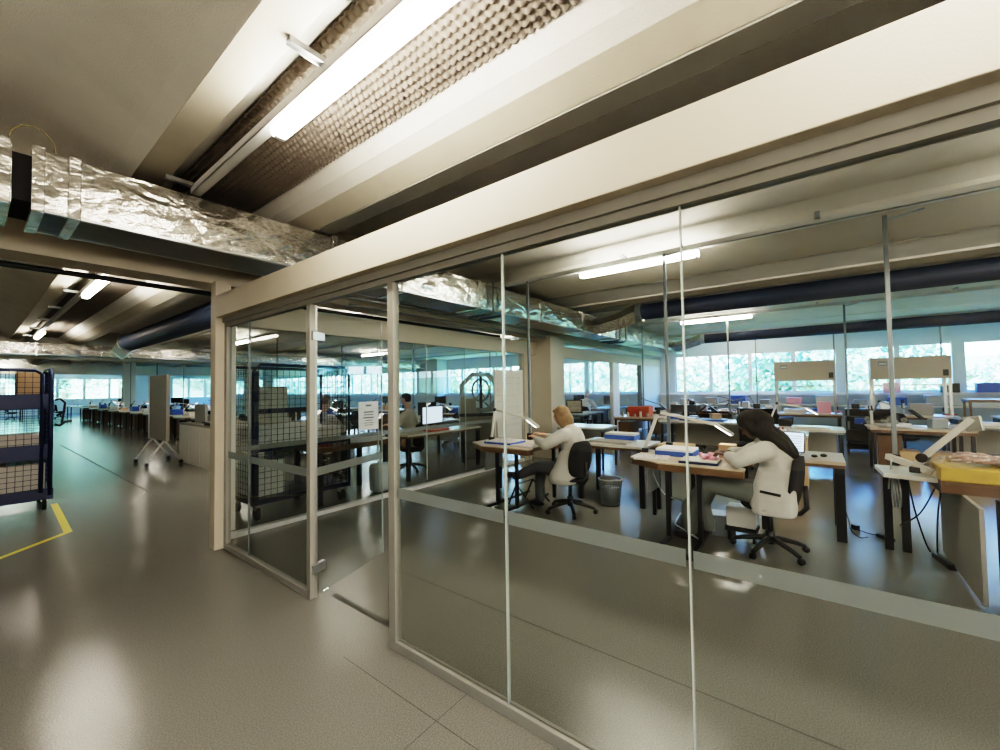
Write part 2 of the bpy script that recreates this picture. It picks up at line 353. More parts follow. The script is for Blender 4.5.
# far wall at YF
fwm = MB(); fwm.box(-6, WX, YF, YF+.25, 0, 1.15); fwm.box(-6, WX, YF, YF+.25, 2.95, 3.7)
for a, b in ((-6, -5), (9.3, 12.2), (16.3, WX)): fwm.box(a, b, YF, YF+.25, 1.15, 2.95)
struct(fwm.obj('wall_far', 'wallcool'))
x = -5
while x < 9.2:
    wn += 1
    fr = MB(); fr.box(x, x+.09, YF+.04, YF+.12, 1.15, 2.95); fr.box(x+1.5, x+1.59, YF+.04, YF+.12, 1.15, 2.95); fr.box(x+.09, x+1.5, YF+.04, YF+.12, 1.15, 1.22); fr.box(x+.09, x+1.5, YF+.04, YF+.12, 2.87, 2.95)
    o = struct(fr.obj('window_%d' % wn, 'white')); MB().box(x+.09, x+1.5, YF+.075, YF+.085, 1.22, 2.87).obj('pane', 'glassw', o); x += 1.59
x = 12.2
while x < 16.2:
    wn += 1
    fr = MB(); fr.box(x, x+.09, YF+.04, YF+.12, 1.15, 2.95); fr.box(x+1.27, x+1.36, YF+.04, YF+.12, 1.15, 2.95)
    for k in range(22): fr.box(x+.09, x+1.27, YF+.02, YF+.04, 1.2+k*.08, 1.255+k*.08)
    o = struct(fr.obj('window_%d' % wn, 'white')); MB().box(x+.09, x+1.27, YF+.075, YF+.085, 1.15, 2.95).obj('pane', 'glassw', o); x += 1.37

# white piers in the far hall
for nm, a in (('pillar', (5.2, 5.7, 30.0, 30.5)), ('pillar', (7.3, 7.8, 19.35, 19.65)), ('pillar', (12.5, 13, 30, 30.5))):
    struct(MB().box(*a, 0, 3.3).obj(nm, 'wallcool'))

# ------------------------------------------------------------------ glass wall along x = 1.62
GX0, GX1 = 1.62, 1.668
struct(MB().box(1.54, 1.76, -8, 4.86, 2.365, 2.59).obj('beam_over_glass', 'cream', bevel=.004))
struct(MB().box(1.54, 1.68, 4.86, 5.0, 0, 2.75).obj('pillar_corner', 'cream', bevel=.004))
MBt = MB(); MBt.box(GX0-.02, GX1+.02, -8, 4.86, 2.315, 2.365); MBt.box(GX0, GX1, -8, 4.86, 2.275, 2.315)
struct(MBt.obj('trim_head_rail', 'alugrey'))
struct(MB().box(GX0, GX1, -8, 2.09, 0, .055).obj('trim_bottom_rail_near', 'alugrey', bevel=.003))
struct(MB().box(GX0, GX1, 3.17, 4.80, 0, .055).obj('trim_bottom_rail_far', 'alugrey', bevel=.003))
for nm, a in (('trim_post_near', (2.09, 2.15)), ('trim_post_door', (3.115, 3.17)), ('trim_post_corner', (4.80, 4.86))):
    struct(MB().box(GX0, GX1, a[0], a[1], 0, 2.275).obj(nm, 'alugrey', bevel=.003))
# strips on the posts' inner edge (gaskets)

GW = struct(empty('wall_glass', (1.645, 0, 0)))
def pane(y0, y1, lab):
    o = MB().box(-.005, .005, y0, y1, .055, 2.275).obj('glass_pane', 'glass', GW); o['label'] = lab
    MB().box(-.008, -.0055, y0+.01, y1-.01, .925, .99).obj('frosted_strip', 'frost', o)
    return o
pane(1.246, 2.09, 'clear glass pane of the partition right beside the near door post')
pane(.396, 1.240, 'clear glass pane between the two thin joints in the middle of the partition')
pane(-.46, .390, 'large clear glass pane filling the right edge of the picture')
pane(4.30, 4.80, 'narrow clear glass pane at the corner post beside the wire trolley')
pane(3.17, 4.294, 'clear glass pane between the corner pane and the open door')
k = -.466
for i in range(8):
    MB().box(-.005, .005, k-.84, k, .055, 2.275).obj('glass_pane', 'glass', GW); k -= .846
for yy in (1.243, .393, 4.297, -.463):
    MB().box(-.009, .009, yy-(.0028 if yy < 4 else .0015), yy+(.0028 if yy < 4 else .0015), .055, 2.275).obj('glass_joint', 'edge' if yy < 4 else 'polegrey', GW)
# open glass door
hx, hy = 1.66, 3.125; dx, dy = 2.49, 3.40
dl = math.hypot(dx-hx, dy-hy); ang = math.atan2(dy-hy, dx-hx)
door = struct(empty('door_1', (hx, hy, 0), ang))
door['label'] = 'frameless glass door standing open into the office'
pn = MB().box(.01, dl, -.005, .005, .012, 2.262).obj('door_pane', 'doorglass', door)
MB().box(.02, dl-.01, -.0085, -.006, .93, .995).obj('frosted_strip', 'frost', door)
MB().box(dl, dl+.006, -.006, .006, .012, 2.262).obj('door_edge', 'edge', door)
for z in (.22, 2.03): 
    h = MB().box(-.03, .10, -.018, .018, z-.035, z+.035).obj('hinge', 'steel', door, bevel=.004)
MB().box(.0, .02, -.012, .012, .0, 2.27).obj('pivot_seal', 'alu', door)

# ------------------------------------------------------------------ second partition along y = 5.05
P2 = 5.08
struct(MB().box(1.68, WX, P2, P2+.12, 2.335, 2.62).obj('beam_over_second_glass', 'cream'))
struct(MB().box(1.69, 7.45, P2+.01, P2+.11, 0, .05).obj('baseboard_partition', 'white'))
struct(MB().box(9.07, 15.26, P2+.01, P2+.11, 0, .05).obj('baseboard_partition_far', 'white'))
struct(MB().box(1.69, 1.80, P2-.02, P2+.10, .1, 2.335).obj('trim_partition_corner', 'white'))
struct(MB().box(7.45, 7.72, P2, P2+.12, .0, 2.335).obj('trim_partition_post', 'cream'))
struct(MB().box(7.95, 8.35, P2-.38, P2+.5, 0, 2.75).obj('pillar_inner', 'cream', bevel=.01))
struct(MB().box(8.35, 9.07, P2-.1, P2+.2, 0, 2.75).obj('pillar_inner_return', 'cream'))
struct(MB().box(12.40, 12.9, P2, P2+.12, .0, 2.335).obj('trim_partition_post', 'white'))
struct(MB().box(15.26, WX, P2, P2+.12, 0, 2.335).obj('wall_partition_end', 'wallcool'))
struct(MB().box(14.98, 15.26, P2-.02, P2+.14, 0, 2.335).obj('trim_partition_end', 'polegrey'))
xs = [1.80, 2.75, 3.70, 4.65, 5.6, 6.55, 7.45]
GP = struct(empty('wall_glass_back', (0, 0, 0)))
nm = ['at the corner post', 'in front of the wire trolley', 'with a paper notice on it', 'left of the man in white', 'in front of the monitor', 'beside the octagonal machine']
for i in range(6):
    o = MB().box(xs[i]+.003, xs[i+1]-.003, P2+.055, P2+.065, .05, 2.335).obj('glass_pane', 'glass', GP)
    o['label'] = 'glass pane of the back partition ' + nm[i]
    MB().box(xs[i]+.003, xs[i+1]-.003, P2+.0515, P2+.054, .93, .985).obj('frosted_strip', 'frost', o)
    if i: MB().box(xs[i]-.003, xs[i]+.003, P2+.05, P2+.07, .1, 2.335).obj('glass_joint', 'edge', GP)
for i, (a, b) in enumerate(((9.07, 10.7), (10.71, 12.4), (12.9, 14.98))):
    o = MB().box(a, b, P2+.055, P2+.065, .05, 2.335).obj('glass_pane', 'glass', GP); o['label'] = ('glass pane just right of the inner pillar', 'glass pane before the person in the white coat', 'glass pane past the white post near the windows')[i]
# notice on back partition
nt_ = MB().box(3.36, 3.68, P2+.03, P2+.036, 1.03, 1.43).obj('paper_notice', 'paper'); tag(nt_, 'white printed notice taped to the back glass partition beside the door', 'notice')
for k_, (z, w, hh) in enumerate(((1.36, .09, .028), (1.27, .16, .02), (1.235, .15, .014), (1.19, .17, .02), (1.155, .12, .012), (1.12, .16, .01), (1.09, .14, .01))):
    MB().box(3.52-w/2, 3.52+w/2, P2+.0275-P2-.03, 0, z-1.03, z+hh-1.03).obj('printed_line', 'polegrey', nt_).data.transform(Matrix.Translation((0, P2+.03, 1.03)))

# ------------------------------------------------------------------ foil ducts
def foil_duct(x0, x1, y0, y1, z0, z1, seams, name, lab):
    t = empty(name, ((x0+x1)/2, (y0+y1)/2, z0), 0, lab, 'air duct')
    ox, oy, oz = t.location
    def B(mb, n, m, **k):
        mb.v = [(a-ox, b-oy, c_-oz) for a, b, c_ in mb.v]; return mb.obj(n, m, t, **k)
    # body with gently pillowed faces
    vs = []; fs = []; nx = int((x1-x0)/.12); prof = []
    P = [(y0, z0), (y0, z1), (y1, z1), (y1, z0)]
    for a, b in zip(P, P[1:]+P[:1]):
        for q in range(6):
            u = q/6; prof.append((a[0]+(b[0]-a[0])*u, a[1]+(b[1]-a[1])*u, math.sin(PI*u)))
    m_ = len(prof); cy, cz = (y0+y1)/2, (z0+z1)/2
    for i in range(nx+1):
        xx = x0+(x1-x0)*i/nx
        for (yy, zz, bu) in prof:
            w = .012*bu*(1+.5*math.sin(xx*5.1+yy*7)+.4*math.sin(xx*11.3+zz*19)) if i not in (0, nx) else 0
            d = Vector((0, yy-cy, zz-cz)); d.x = 0
            vs.append((xx, yy + (w if abs(yy-y1) < .01 else -w if abs(yy-y0) < .01 else 0), zz + (w if abs(zz-z1) < .01 else -w*.3 if abs(zz-z0) < .01 else 0)))
    for i in range(nx):
        for k in range(m_): fs.append((i*m_+k, i*m_+(k+1) % m_, (i+1)*m_+(k+1) % m_, (i+1)*m_+k))
    fs += [tuple(range(m_-1, -1, -1)), tuple(range(nx*m_, (nx+1)*m_))]
    B(MB().add(vs, fs), 'duct_body', 'foil', smooth=False)
    for s_ in seams:
        f = MB(); w = .03; e = .022
        f.box(s_-w, s_+w, y0-e, y0+.01, z0-e, z1+e); f.box(s_-w, s_+w, y1-.01, y1+.01, z0-e, z1+e); f.box(s_-w, s_+w, y0, y1, z1, z1+e); f.box(s_-w, s_+w, y0, y1, z0-e, z0)
        B(f, 'flange', 'foil', bevel=.006)
    b2 = MB(); b2.box(x0+.02, x1-.02, y0-.004, y0+.03, z0-.012, z0+.004); b2.box(x0+.02, x1-.02, y1-.03, y1, z0-.012, z0+.004)
    B(b2, 'edge_trim', 'steel')
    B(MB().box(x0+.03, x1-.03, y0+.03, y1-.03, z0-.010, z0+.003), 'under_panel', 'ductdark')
    return t
foil_duct(-6, .145, 3.92, 4.46, 2.80, 3.17, [-3, -.2, .11], 'foil_air_duct', 'silver foil-wrapped air duct at the upper left edge, left of the gap')
foil_duct(.225, WX-.6, 3.92, 4.46, 2.79, 3.175, [.255, .42, 2.30, 3.2, 4.6, 6.3, 8.0, 9.8, 12, 14], 'foil_air_duct', 'long silver foil-wrapped air duct under the ribs, crossing above the glass wall')
foil_duct(-2, WX-1, 18.1, 18.7, 2.80, 3.12, [1.2, 2.6, 3.3, 6, 9], 'foil_air_duct', 'silver foil-wrapped air duct crossing the far left hall')
# dark connector between duct sections
o = MB().box(.145, .225, 3.97, 4.42, 2.84, 3.14).obj('duct_coupling', 'rubber'); tag(o, 'black flexible coupling between two foil duct sections', 'duct coupling')
# loop of wire above the duct
pts = [(.13+.10*(1-math.cos(PI*i/12)), 3.93, 3.19+.13*math.sin(PI*i/12)) for i in range(13)]
o = MB().tube([(p[0], p[1], p[2]) for p in pts], .0035).obj('wire_loop', 'wirebrown', smooth=True); tag(o, 'thin yellow wire looping over the duct coupling at upper left', 'wire')

def branch(x, z, r, ystart, y_end, lab, elbow):
    t = empty('branch_air_duct', (x, ystart, z), 0, lab, 'air duct')
    s_ = -1 if y_end < ystart else 1
    L = abs(y_end-ystart)
    n = 24
    MB().cyl((0, 0, 0), (0, s_*L, 0), r, r, n).obj('duct_tube', 'navyduct', t, smooth=False)
    if elbow:
        b = MB(); 
        b.tube([(0, -s_*.02+s_*.1, 0), (0, -s_*.08, 0), (0, -s_*.45, -.12), (0, -s_*.85, -.19), (0, -s_*1.1, -.19)], [r*1.15, r*1.15, r*1.1, r*1.1, r*1.1], 4)
        b.obj('elbow', 'foil', t)
        c_ = MB().cyl((0, -.06, 0), (0, .06, 0), r*1.18, r*1.18, n).obj('collar', 'steel', t)
    return t
branch(2.95, 3.15, .20, 3.7, -8, 'dark navy round air duct above the white beam over the glass wall', False)
branch(8.6, 3.13, .16, 2.9, -6, 'dark navy air duct branching off inside the office, nearer one', True)
branch(15.1, 3.13, .15, 3.0, -6, 'dark navy air duct inside the office, closest to the windows', True)
branch(2.95, 3.13, .24, 16.3, 5.4, 'big navy round air duct in the left hall ceiling', True)

# pipes under the cross beam
def pipe_run(y, z, x0, x1, r, name, lab, m='black', hang=()):
    t = empty(name, (x0, y, z), 0, lab, 'pipe')
    MB().cyl((0,0,0), (x1-x0, 0, 0), r, r, 10).obj('pipe_tube', m, t, smooth=True)
    for hx_ in hang: MB().cyl((hx_-x0, 0, 0), (hx_-x0, 0, 3.3-z), .008, .008, 6).obj('hanger_rod', 'steel', t)
    return t
pipe_run(5.55, 2.74, -5.5, 7.2, .026, 'black_pipe', 'long black pipe running below the ceiling just beyond the cross beam', hang=(.75,))
pipe_run(4.35, 2.70, 2.4, 6.6, .012, 'conduit', 'thin dark conduit under the foil duct inside the office', 'polegrey')
pipe_run(4.62, 2.67, 2.9, 7.6, .014, 'conduit', 'second dark conduit under the duct, nearer the back partition', 'polegrey')
for i, (xa, ln) in enumerate(((4.85, 1.0), (5.1, .9))):
    t = empty('bent_pipe', (xa, 3.85, 2.72), 0, ('left', 'right')[i]+' one of two dark pipes dropping in front of the foil duct', 'pipe')
    MB().tube([(0, .5, 0), (0, .06, 0), (0, 0, .05), (0, -.0, .5)], .022).obj('pipe_tube', 'polegrey', t, smooth=True)
for i, (xa, ln) in enumerate(((9.9, 1.0), (10.3, .9))):
    t = empty('bent_pipe', (xa, 3.85, 2.72), 0, ('left', 'right')[i]+' dark pipe of the pair by the far branch duct', 'pipe')
    MB().tube([(0, .5, 0), (0, .06, 0), (0, 0, .05), (0, -.0, .5)], .022).obj('pipe_tube', 'polegrey', t, smooth=True)

# ------------------------------------------------------------------ light tracks and fluorescent lights
def track(x, y0, y1, lab, z=3.22):
    t = empty('light_track', (x, y0, z), 0, lab, 'light track')
    L = y1-y0
    b = MB(); b.box(-.035, .035, 0, L, 0, .012); b.box(-.035, -.029, 0, L, 0, .06); b.box(.029, .035, 0, L, 0, .06); b.box(-.02, .02, .0, L, .012, .05)
    b.obj('rail', 'white', t, bevel=.002)
    yy = 1.95
    while yy < L:
        MB().box(-.21, .03, yy-.022, yy+.022, .058, .072).box(-.21, .03, yy-.022, yy-.018, .04, .058).box(-.21, .03, yy+.018, yy+.022, .04, .058).obj('bracket', 'steel', t)
        yy += 2.0
    return t
track(1.12, -8, 4.0, 'white light track running along the foam recess above the near light')
track(1.12, 5.6, 30, 'white light track continuing in the far left hall ceiling')
track(5.30, -8, 3.9, 'grey light track on the office ceiling above the seated women')
track(11.1, -8, 3.8, 'second light track across the office ceiling toward the windows')
track(15.9, -8, 3.8, 'light track on the office ceiling nearest the windows')
for i, (x, y0, y1) in enumerate(((-3.85, -6, 30), (5.3, 5.6, 40), (11.1, 5.6, 40))): track(x, y0, y1, ('light track left of the camera', 'light track over the hall behind the back partition', 'light track over the hall near the windows')[i])
lp = empty('fluorescent_light', (0,0,0)); tag(lp, 'x', 'light')
fb = MB(); fb.box(-.030, .030, 0, 1.56, .06, .10); fb.box(-.03, .03, .02, .05, .0, .055); fb.box(-.03, .03, 1.51, 1.54, 0, .055); fb.obj('housing', 'white', lp, bevel=.004)
db = MB()
sec = [(-.028, .080), (-.043, .068), (-.046, .045), (-.040, .022), (-.024, .009), (0, .005), (.024, .009), (.040, .022), (.046, .045), (.043, .068), (.028, .080)]
db.extrude_y(sec, .015, 1.545); n = len(sec); db.add([(a, .015, b) for a, b in sec], [tuple(range(n))]); db.add([(a, 1.545, b) for a, b in sec], [tuple(range(n-1, -1, -1))])
db.obj('diffuser', 'lamp', lp)
lights = [(1.13, 1.0, 'large bright fluorescent light at the top, over the open floor'),
          (5.30, 1.06, 'bright fluorescent light seen through the glass above the two women'),
          (11.05, 1.14, 'fluorescent light in the middle of the office ceiling'),
          (15.55, 1.2, 'fluorescent light close to the window wall'),
          (1.13, 7.7, 'nearest fluorescent light in the far left hall'),
          (1.13, 15.4, 'second fluorescent light in the far left hall'),
          (1.13, 22.5, 'fluorescent light beyond the far foil duct'),
          (1.13, -4.0, 'added fill fluorescent over the floor, unseen behind the camera'),  # added light out of view, brightens the near floor and ceiling
          (1.13, -1.6, 'added fill fluorescent, unseen just behind the camera'), (-2.95, -3.35, 'added fill fluorescent, unseen behind the camera, left line'), (-2.95, -7.5, 'second added fill fluorescent, unseen behind the camera, left line'), (-2.95, -10, 'last added fill fluorescent, unseen behind the camera, left line'), (1.13, -7.0, 'last added fill fluorescent, unseen behind the camera'), (5.30, -3.3, 'added fill fluorescent over the office, unseen past the right edge'), (11.05, -5.4, 'added fill fluorescent, unseen past the right edge in the middle of the office'),  # all added out of view to brighten the foreground, vault and office
          (5.3, 8.0, 'fluorescent light behind the back partition over the man'), (5.3, 14.0, 'fluorescent light deep in the hall, over the long benches'), (5.3, 24.0, 'fluorescent light over the far bench row'),
          (11.1, 8.0, 'fluorescent light behind the back partition near the windows'), (11.1, 15.0, 'fluorescent light deep in the hall near the windows'), (5.3, -6.5, 'last added fill fluorescent of the office, unseen past the right edge'), (1.13, 33, 'farthest fluorescent light in the left hall')]  # the one past the right edge is an added, unseen fill light
index_children()
for x, y, l in lights: dup(lp, (x, y, 3.122), 0, l, 'light', 'ceiling fluorescent lights')

# ------------------------------------------------------------------ power poles
pp = empty('power_pole'); tag(pp, 'x', 'pole')
MB().box(-.014, .014, -.018, .018, .62, 3.24).obj('shaft', 'polegrey', pp, bevel=.004)
MB().bar((0, 0, 3.19), (0, -.28, 3.235), .02).obj('top_bracket', 'steel', pp)
MB().box(-.035, .035, -.035, .035, .801, .90).obj('clamp', 'black', pp, bevel=.006)
index_children()
for x, y, l in ((5.265, 3.5, 'grey power pole behind the blond woman\'s bench'), (5.27, 1.46, 'grey power pole rising behind the bench of the dark-haired woman'), (5.5, -.575, 'dark grey power pole at the corner of the right bench'),
                (11.15, 3.72, 'grey power pole by the bench with the orange box'), (11.15, 1.67, 'grey power pole in the second bench row, left of the hoods'), (11.15, -.49, 'grey power pole between the two hoods'),
                (15.6, 1.55, 'thin power pole by the windows, left of the left hood'), (15.6, -.42, 'thin power pole by the windows, right of the left hood'), (15.6, -2.6, 'thin power pole above the right hood')):
    dup(pp, (x, y, 0), 0, l, 'pole')

# ------------------------------------------------------------------ furniture prototypes
def station(cx, y0, tag_main, l1, l2):
    """main bench: y0 = front (toward -y) edge"""
    t = empty('workbench', (cx, y0, 0), 0, tag_main, 'workbench')
    arc = [(.62+.26*math.cos(a), .0+.16*math.sin(a)) for a in [PI*i/10 for i in range(10, -1, -1)]]
    poly = [(0, 0), (0, .80), (.24, 1.16), (.84, 1.16), (.84, 0)]
    poly = [(0, 0)] + [(0, .78), (.22, 1.14), (.84, 1.14), (.84, 0), (.72, 0)] + [(.42+.26*math.cos(a), .14*math.sin(a)) for a in [PI*i/10 for i in range(1, 10)]] + [(.12, 0)]
    poly = poly[::-1]
    MB().prism(poly, .786, .80).obj('worktop', 'woodlight', t)
    MB().prism([(x_*.985+.006, y_*.985+.006) for x_, y_ in poly], .72, .786).obj('apron', 'wood', t)
    for lx, ly in ((.04, l1), (.04, l2), (.78, .08), (.78, 1.06)):
        l = MB().box(lx-.018, lx+.018, ly-.02, ly+.02, .02, .72).obj('leg', 'black', t)
    f = MB(); f.box(-.43, -.38, -.02, .70, .035, .07); f.box(-.42, -.39, .02, .05, 0, .035); f.box(-.42, -.39, .62, .65, 0, .035); f.box(-.40, .8, l1-.02, l1+.02, .03, .06); f.box(-.40, .8, l2-.02, l2+.02, .03, .06)
    f.obj('foot_bar', 'black', t)
    MB().box(.30, .34, .06, 1.0, .12, .55).obj('modesty_panel', 'panel', t) if False else None
    MB().box(.34, .74, .98, 1.0, .38, .71).obj('back_panel', 'panel', t)
    return t
def table(name, x0, x1, y0, y1, z, lab, top='topgrey', leg='black', th=.035, legr=.022, apron='wood', cat='table', shelf=None):
    t = empty(name, ((x0+x1)/2, (y0+y1)/2, 0), 0, lab, cat); a, b = (x1-x0)/2, (y1-y0)/2
    MB().box(-a, a, -b, b, z-th, z).obj('tabletop', top, t, bevel=.003)
    if apron: MB().box(-a+.01, a-.01, -b+.01, b-.01, z-th-.035, z-th).obj('apron', apron, t)
    for sx in (-1, 1):
        for sy in (-1, 1): MB().box(sx*(a-.05)-legr, sx*(a-.05)+legr, sy*(b-.05)-legr, sy*(b-.05)+legr, 0, z-th-.035).obj('leg', leg, t)
    if shelf: MB().box(-a+.03, a-.03, -b+.1, b-.1, shelf, shelf+.03).obj('shelf', 'panel', t)
    return t

station(4.38, 2.95, 'wood-topped workbench at which the blond woman sits', .21, .53)
station(4.38, .56, 'wood-topped workbench at which the dark-haired woman sits', .39, .69)
table('side_table', 5.36, 6.06, 1.80, 2.78, .80, 'side table holding a blue box behind the blond woman', legr=.03)
table('side_table', 5.36, 6.06, -.20, .54, .80, 'side table with a laptop right of the dark-haired woman', legr=.04, top='woodlight')
# right bench (third station)
t = empty('workbench', (5.0, -.9, 0), 0, 'cluttered workbench with thick yellow plywood edge at right', 'workbench')
MB().prism([(p[0]-5, p[1]+.9) for p in ((5.46, -.42), (4.98, -.44), (4.92, -.74), (4.92, -2.1), (5.46, -2.1))][::-1], .755, .79).obj('worktop', 'topgrey', t)
MB().prism([(p[0]-5, p[1]+.9) for p in ((5.44, -.76), (4.80, -.76), (4.80, -2.1), (5.44, -2.1))][::-1], .70, .755).obj('apron', 'darkwood', t)
MB().box(4.80-5, 4.92-5, -2.1+.9, -.765+.9, .755, .79).obj('front_rail', 'darkwood', t)
MB().box(4.82-5, 5.2-5, -2.1+.9, -.765+.9, .79, .90).obj('plywood_edge', 'yellowwood', t, bevel=.01)
MB().box(4.35-5, 5.53-5, -.895+.9, -.87+.9, .03, .70).obj('side_panel', 'panel', t)
for lx, ly in ((5.42, -.50), (5.42, -.62), (4.42, -1.0), (5.42, -1.3)):
    MB().box(lx-.025-5, lx+.025-5, ly-.03+.9, ly+.03+.9, 0, .755).obj('leg', 'black', t)
f = MB(); f.box(4.02-5, 4.08-5, -1.6+.9, -.86+.9, .035, .07); f.cyl((4.05-5, -.95+.9, 0), (4.05-5, -.95+.9, .035), .02); f.obj('foot_bar', 'black', t)

# task chair
def task_chair(loc, rz, lab, scale=1):
    t = empty('task_chair', loc, rz, lab, 'chair')
    b = MB()
    for k_ in range(5):
        a = 2*PI*k_/5+.3
        b.tube([(0, 0, .13), (.12*math.cos(a), .12*math.sin(a), .115), (.24*math.cos(a), .24*math.sin(a), .085), (.31*math.cos(a), .31*math.sin(a), .06)], [.03, .026, .022, .018])
    b.cyl((0,0,.08), (0,0,.2), .04); b.obj('star_base', 'black', t, smooth=True)
    for k_ in range(5):
        a = 2*PI*k_/5+.3; x_, y_ = .315*math.cos(a), .315*math.sin(a); q = Vector((-math.sin(a), math.cos(a), 0))*.018
        MB().cyl(Vector((x_, y_, .027))-q, Vector((x_, y_, .027))+q, .027).obj('caster', 'rubber', t, smooth=True)
    MB().cyl((0,0,.18), (0,0,.40), .028, .022).obj('gas_column', 'black', t, smooth=True)
    MB().box(-.12, .12, -.13, .13, .375, .40).obj('seat_plate', 'black', t)
    MB().ball((0, .01, .435), (.23, .23, .045), 20, 8).obj('seat', 'blackfab', t, smooth=True)
    # backrest: curved shell
    vs = []; nu, nv = 8, 8
    for s_ in (0, 1):
        for j in range(nv+1):
            for i in range(nu+1):
                u = i/nu*2-1; v = j/nv*2-1
                w = .20*(1-.18*v*v)*(1 if abs(v) < .9 else .92)
                vs.append((u*w*math.sqrt(max(.05, 1-.25*v*v*abs(v))), -.23-.03*v + .05*u*u - .05*s_*(1-.6*u*u)*(1-.5*v*v), .70+.23*v*math.sqrt(1-.2*u*u)))
    N_ = (nu+1)*(nv+1); fs = []
    for j in range(nv):
        for i in range(nu):
            a = j*(nu+1)+i; fs.append((a, a+1, a+nu+2, a+nu+1)); a += N_; fs.append((a, a+nu+1, a+nu+2, a+1))
    for i in range(nu): fs.append((i, N_+i, N_+i+1, i+1)); a = nv*(nu+1)+i; fs.append((a, a+1, N_+a+1, N_+a))
    for j in range(nv): a = j*(nu+1); fs.append((a, a+nu+1, N_+a+nu+1, N_+a)); a += nu; fs.append((a, N_+a, N_+a+nu+1, a+nu+1))
    MB().add(vs, fs).obj('backrest', 'blackfab', t, smooth=True)
    MB().tube([(0, -.10, .385), (0, -.24, .40), (0, -.29, .46), (0, -.285, .66)], .022).obj('back_support', 'black', t, smooth=True)
    MB().cyl((.13, 0, .39), (.22, .0, .37), .01).obj('lever', 'black', t)
    if scale != 1: t.scale = (scale,)*3
    return t
ch1 = task_chair((4.74, 2.55, 0), -.30, 'black swivel task chair under the blond woman')
ch2 = task_chair((4.70, .40, 0), -.05, 'black swivel task chair under the dark-haired woman')

# arm lamp
def arm_lamp(loc, rz, lab, l1=.42, a1=75, l2=.42, a2=-12, hd=22, hl=.20, m='alu', glow=False, hm='offwhite', w=.03):
    t = empty('arm_lamp', loc, rz, lab, 'lamp')
    MB().box(-.035, .035, -.035, .035, 0, .05).obj('clamp_base', 'black', t, bevel=.005)
    p1 = Vector((0, 0, .05)); p2 = p1+Vector((l1*math.cos(math.radians(a1)), 0, l1*math.sin(math.radians(a1)))); p3 = p2+Vector((l2*math.cos(math.radians(a2)), 0, l2*math.sin(math.radians(a2))))
    MB().bar(p1, p2, w, w*1.1).obj('lower_arm', m, t, bevel=.004)
    MB().bar(p2, p3, w*.9, w*.95).obj('upper_arm', m, t, bevel=.004)
    MB().cyl(p2+Vector((0, -w*.9, 0)), p2+Vector((0, w*.9, 0)), w*.8).obj('joint', 'black', t)
    if hd:
        d = Vector((math.cos(math.radians(a2-hd)), 0, math.sin(math.radians(a2-hd))))
        h = MB(); q0 = p3 - d*.02; q1 = p3 + d*hl
        h.bar(q0, q1, .10, .03).obj('lamp_head', hm, t, bevel=.01)
        if glow:
            g = MB(); n_ = Vector((d.z, 0, -d.x))*.018; g.bar(q0+d*.02+n_, q1-d*.02+n_, .08, .004).obj('light_panel', 'taskglow', t)
    return t
arm_lamp((4.9, 3.96, .80), -PI/2+.25, 'white jointed desk lamp at the left end of the blond woman\'s bench', .42, 82, .55, -14, m='offwhite', glow=True)
arm_lamp((4.98, 1.66, .80), -PI/2+.18, 'white jointed desk lamp reaching over the dark-haired woman\'s work', .46, 70, .62, -12, m='offwhite', glow=True, w=.034)
arm_lamp((5.10, -.66, .80), -PI/2-.35, 'large folded magnifier lamp standing on the right bench', .10, 60, .46, 50, hd=130, hl=.10, m='offwhite', hm='alu', w=.05)
# beige lower arm of magnifier lamp
o = MB().bar((5.3, -.50, .90), (4.92, -.84, .80), .045, .05).obj('lamp_arm_segment', 'offwhite'); tag(o, 'loose beige lamp arm lying across the right bench corner', 'lamp arm')

# ------------------------------------------------------------------ small things on the near benches
def thing(mb, name, m, lab, cat, group=None, bevel=0, smooth=False, recenter=True):
    xs_ = [v[0] for v in mb.v]; ys_ = [v[1] for v in mb.v]; zs_ = [v[2] for v in mb.v]
    c_ = ((min(xs_)+max(xs_))/2, (min(ys_)+max(ys_))/2, min(zs_))
    mb.v = [(v[0]-c_[0], v[1]-c_[1], v[2]-c_[2]) for v in mb.v]
    o = mb.obj(name, m, None, smooth, bevel, c_); tag(o, lab, cat, group); return o
def rbox(cx, cy, z, w, d, h, rz=0):
    b = MB(); c_, s_ = math.cos(rz), math.sin(rz)
    b.box(-w/2, w/2, -d/2, d/2, z, z+h); b.v = [(cx+x_*c_-y_*s_, cy+x_*s_+y_*c_, z_) for x_, y_, z_ in b.v]; return b
def tray(cx, cy, z, w, d, h, rz, lab, m='blue', top='tray'):
    o = thing(rbox(cx, cy, z, w, d, h*.7, rz), 'flat_box', m, lab, 'box', bevel=.003)
    MB().box(-w/2+.008, w/2-.008, -d/2+.008, d/2-.008, h*.7, h).obj('lid', top, o, bevel=.002).rotation_euler = (0, 0, 0)
    o.data.transform(Matrix.Rotation(-rz, 4, 'Z')); o.rotation_euler = (0, 0, rz)
    return o
tray(4.78, 3.62, .80, .40, .46, .035, .05, 'flat blue box with pale lid near the left of the blond woman\'s bench')
tray(4.62, 3.15, .80, .26, .36, .02, -.1, 'white paper-covered tray beside the blond woman\'s sleeve', 'offwhite')
tray(5.66, 2.35, .80, .40, .56, .025, 0, 'flat grey case lying on the side table behind the blond woman', 'panel', 'panel')
tray(5.86, 2.28, .826, .24, .44, .09, 0, 'blue storage box with pale lid on the side table', 'blue', 'offwhite')
tray(4.60, 1.46, .80, .30, .34, .02, .15, 'pale paper-strewn tray at the left corner of the middle bench', 'offwhite', 'tray')
tray(5.00, 1.30, .80, .34, .40, .08, 0, 'blue box with a white lid on the middle bench', 'blue', 'paper')
tray(4.62, .98, .80, .30, .36, .035, .05, 'flat navy tray with pale insert near the front edge of the middle bench', 'navy', 'offwhite')
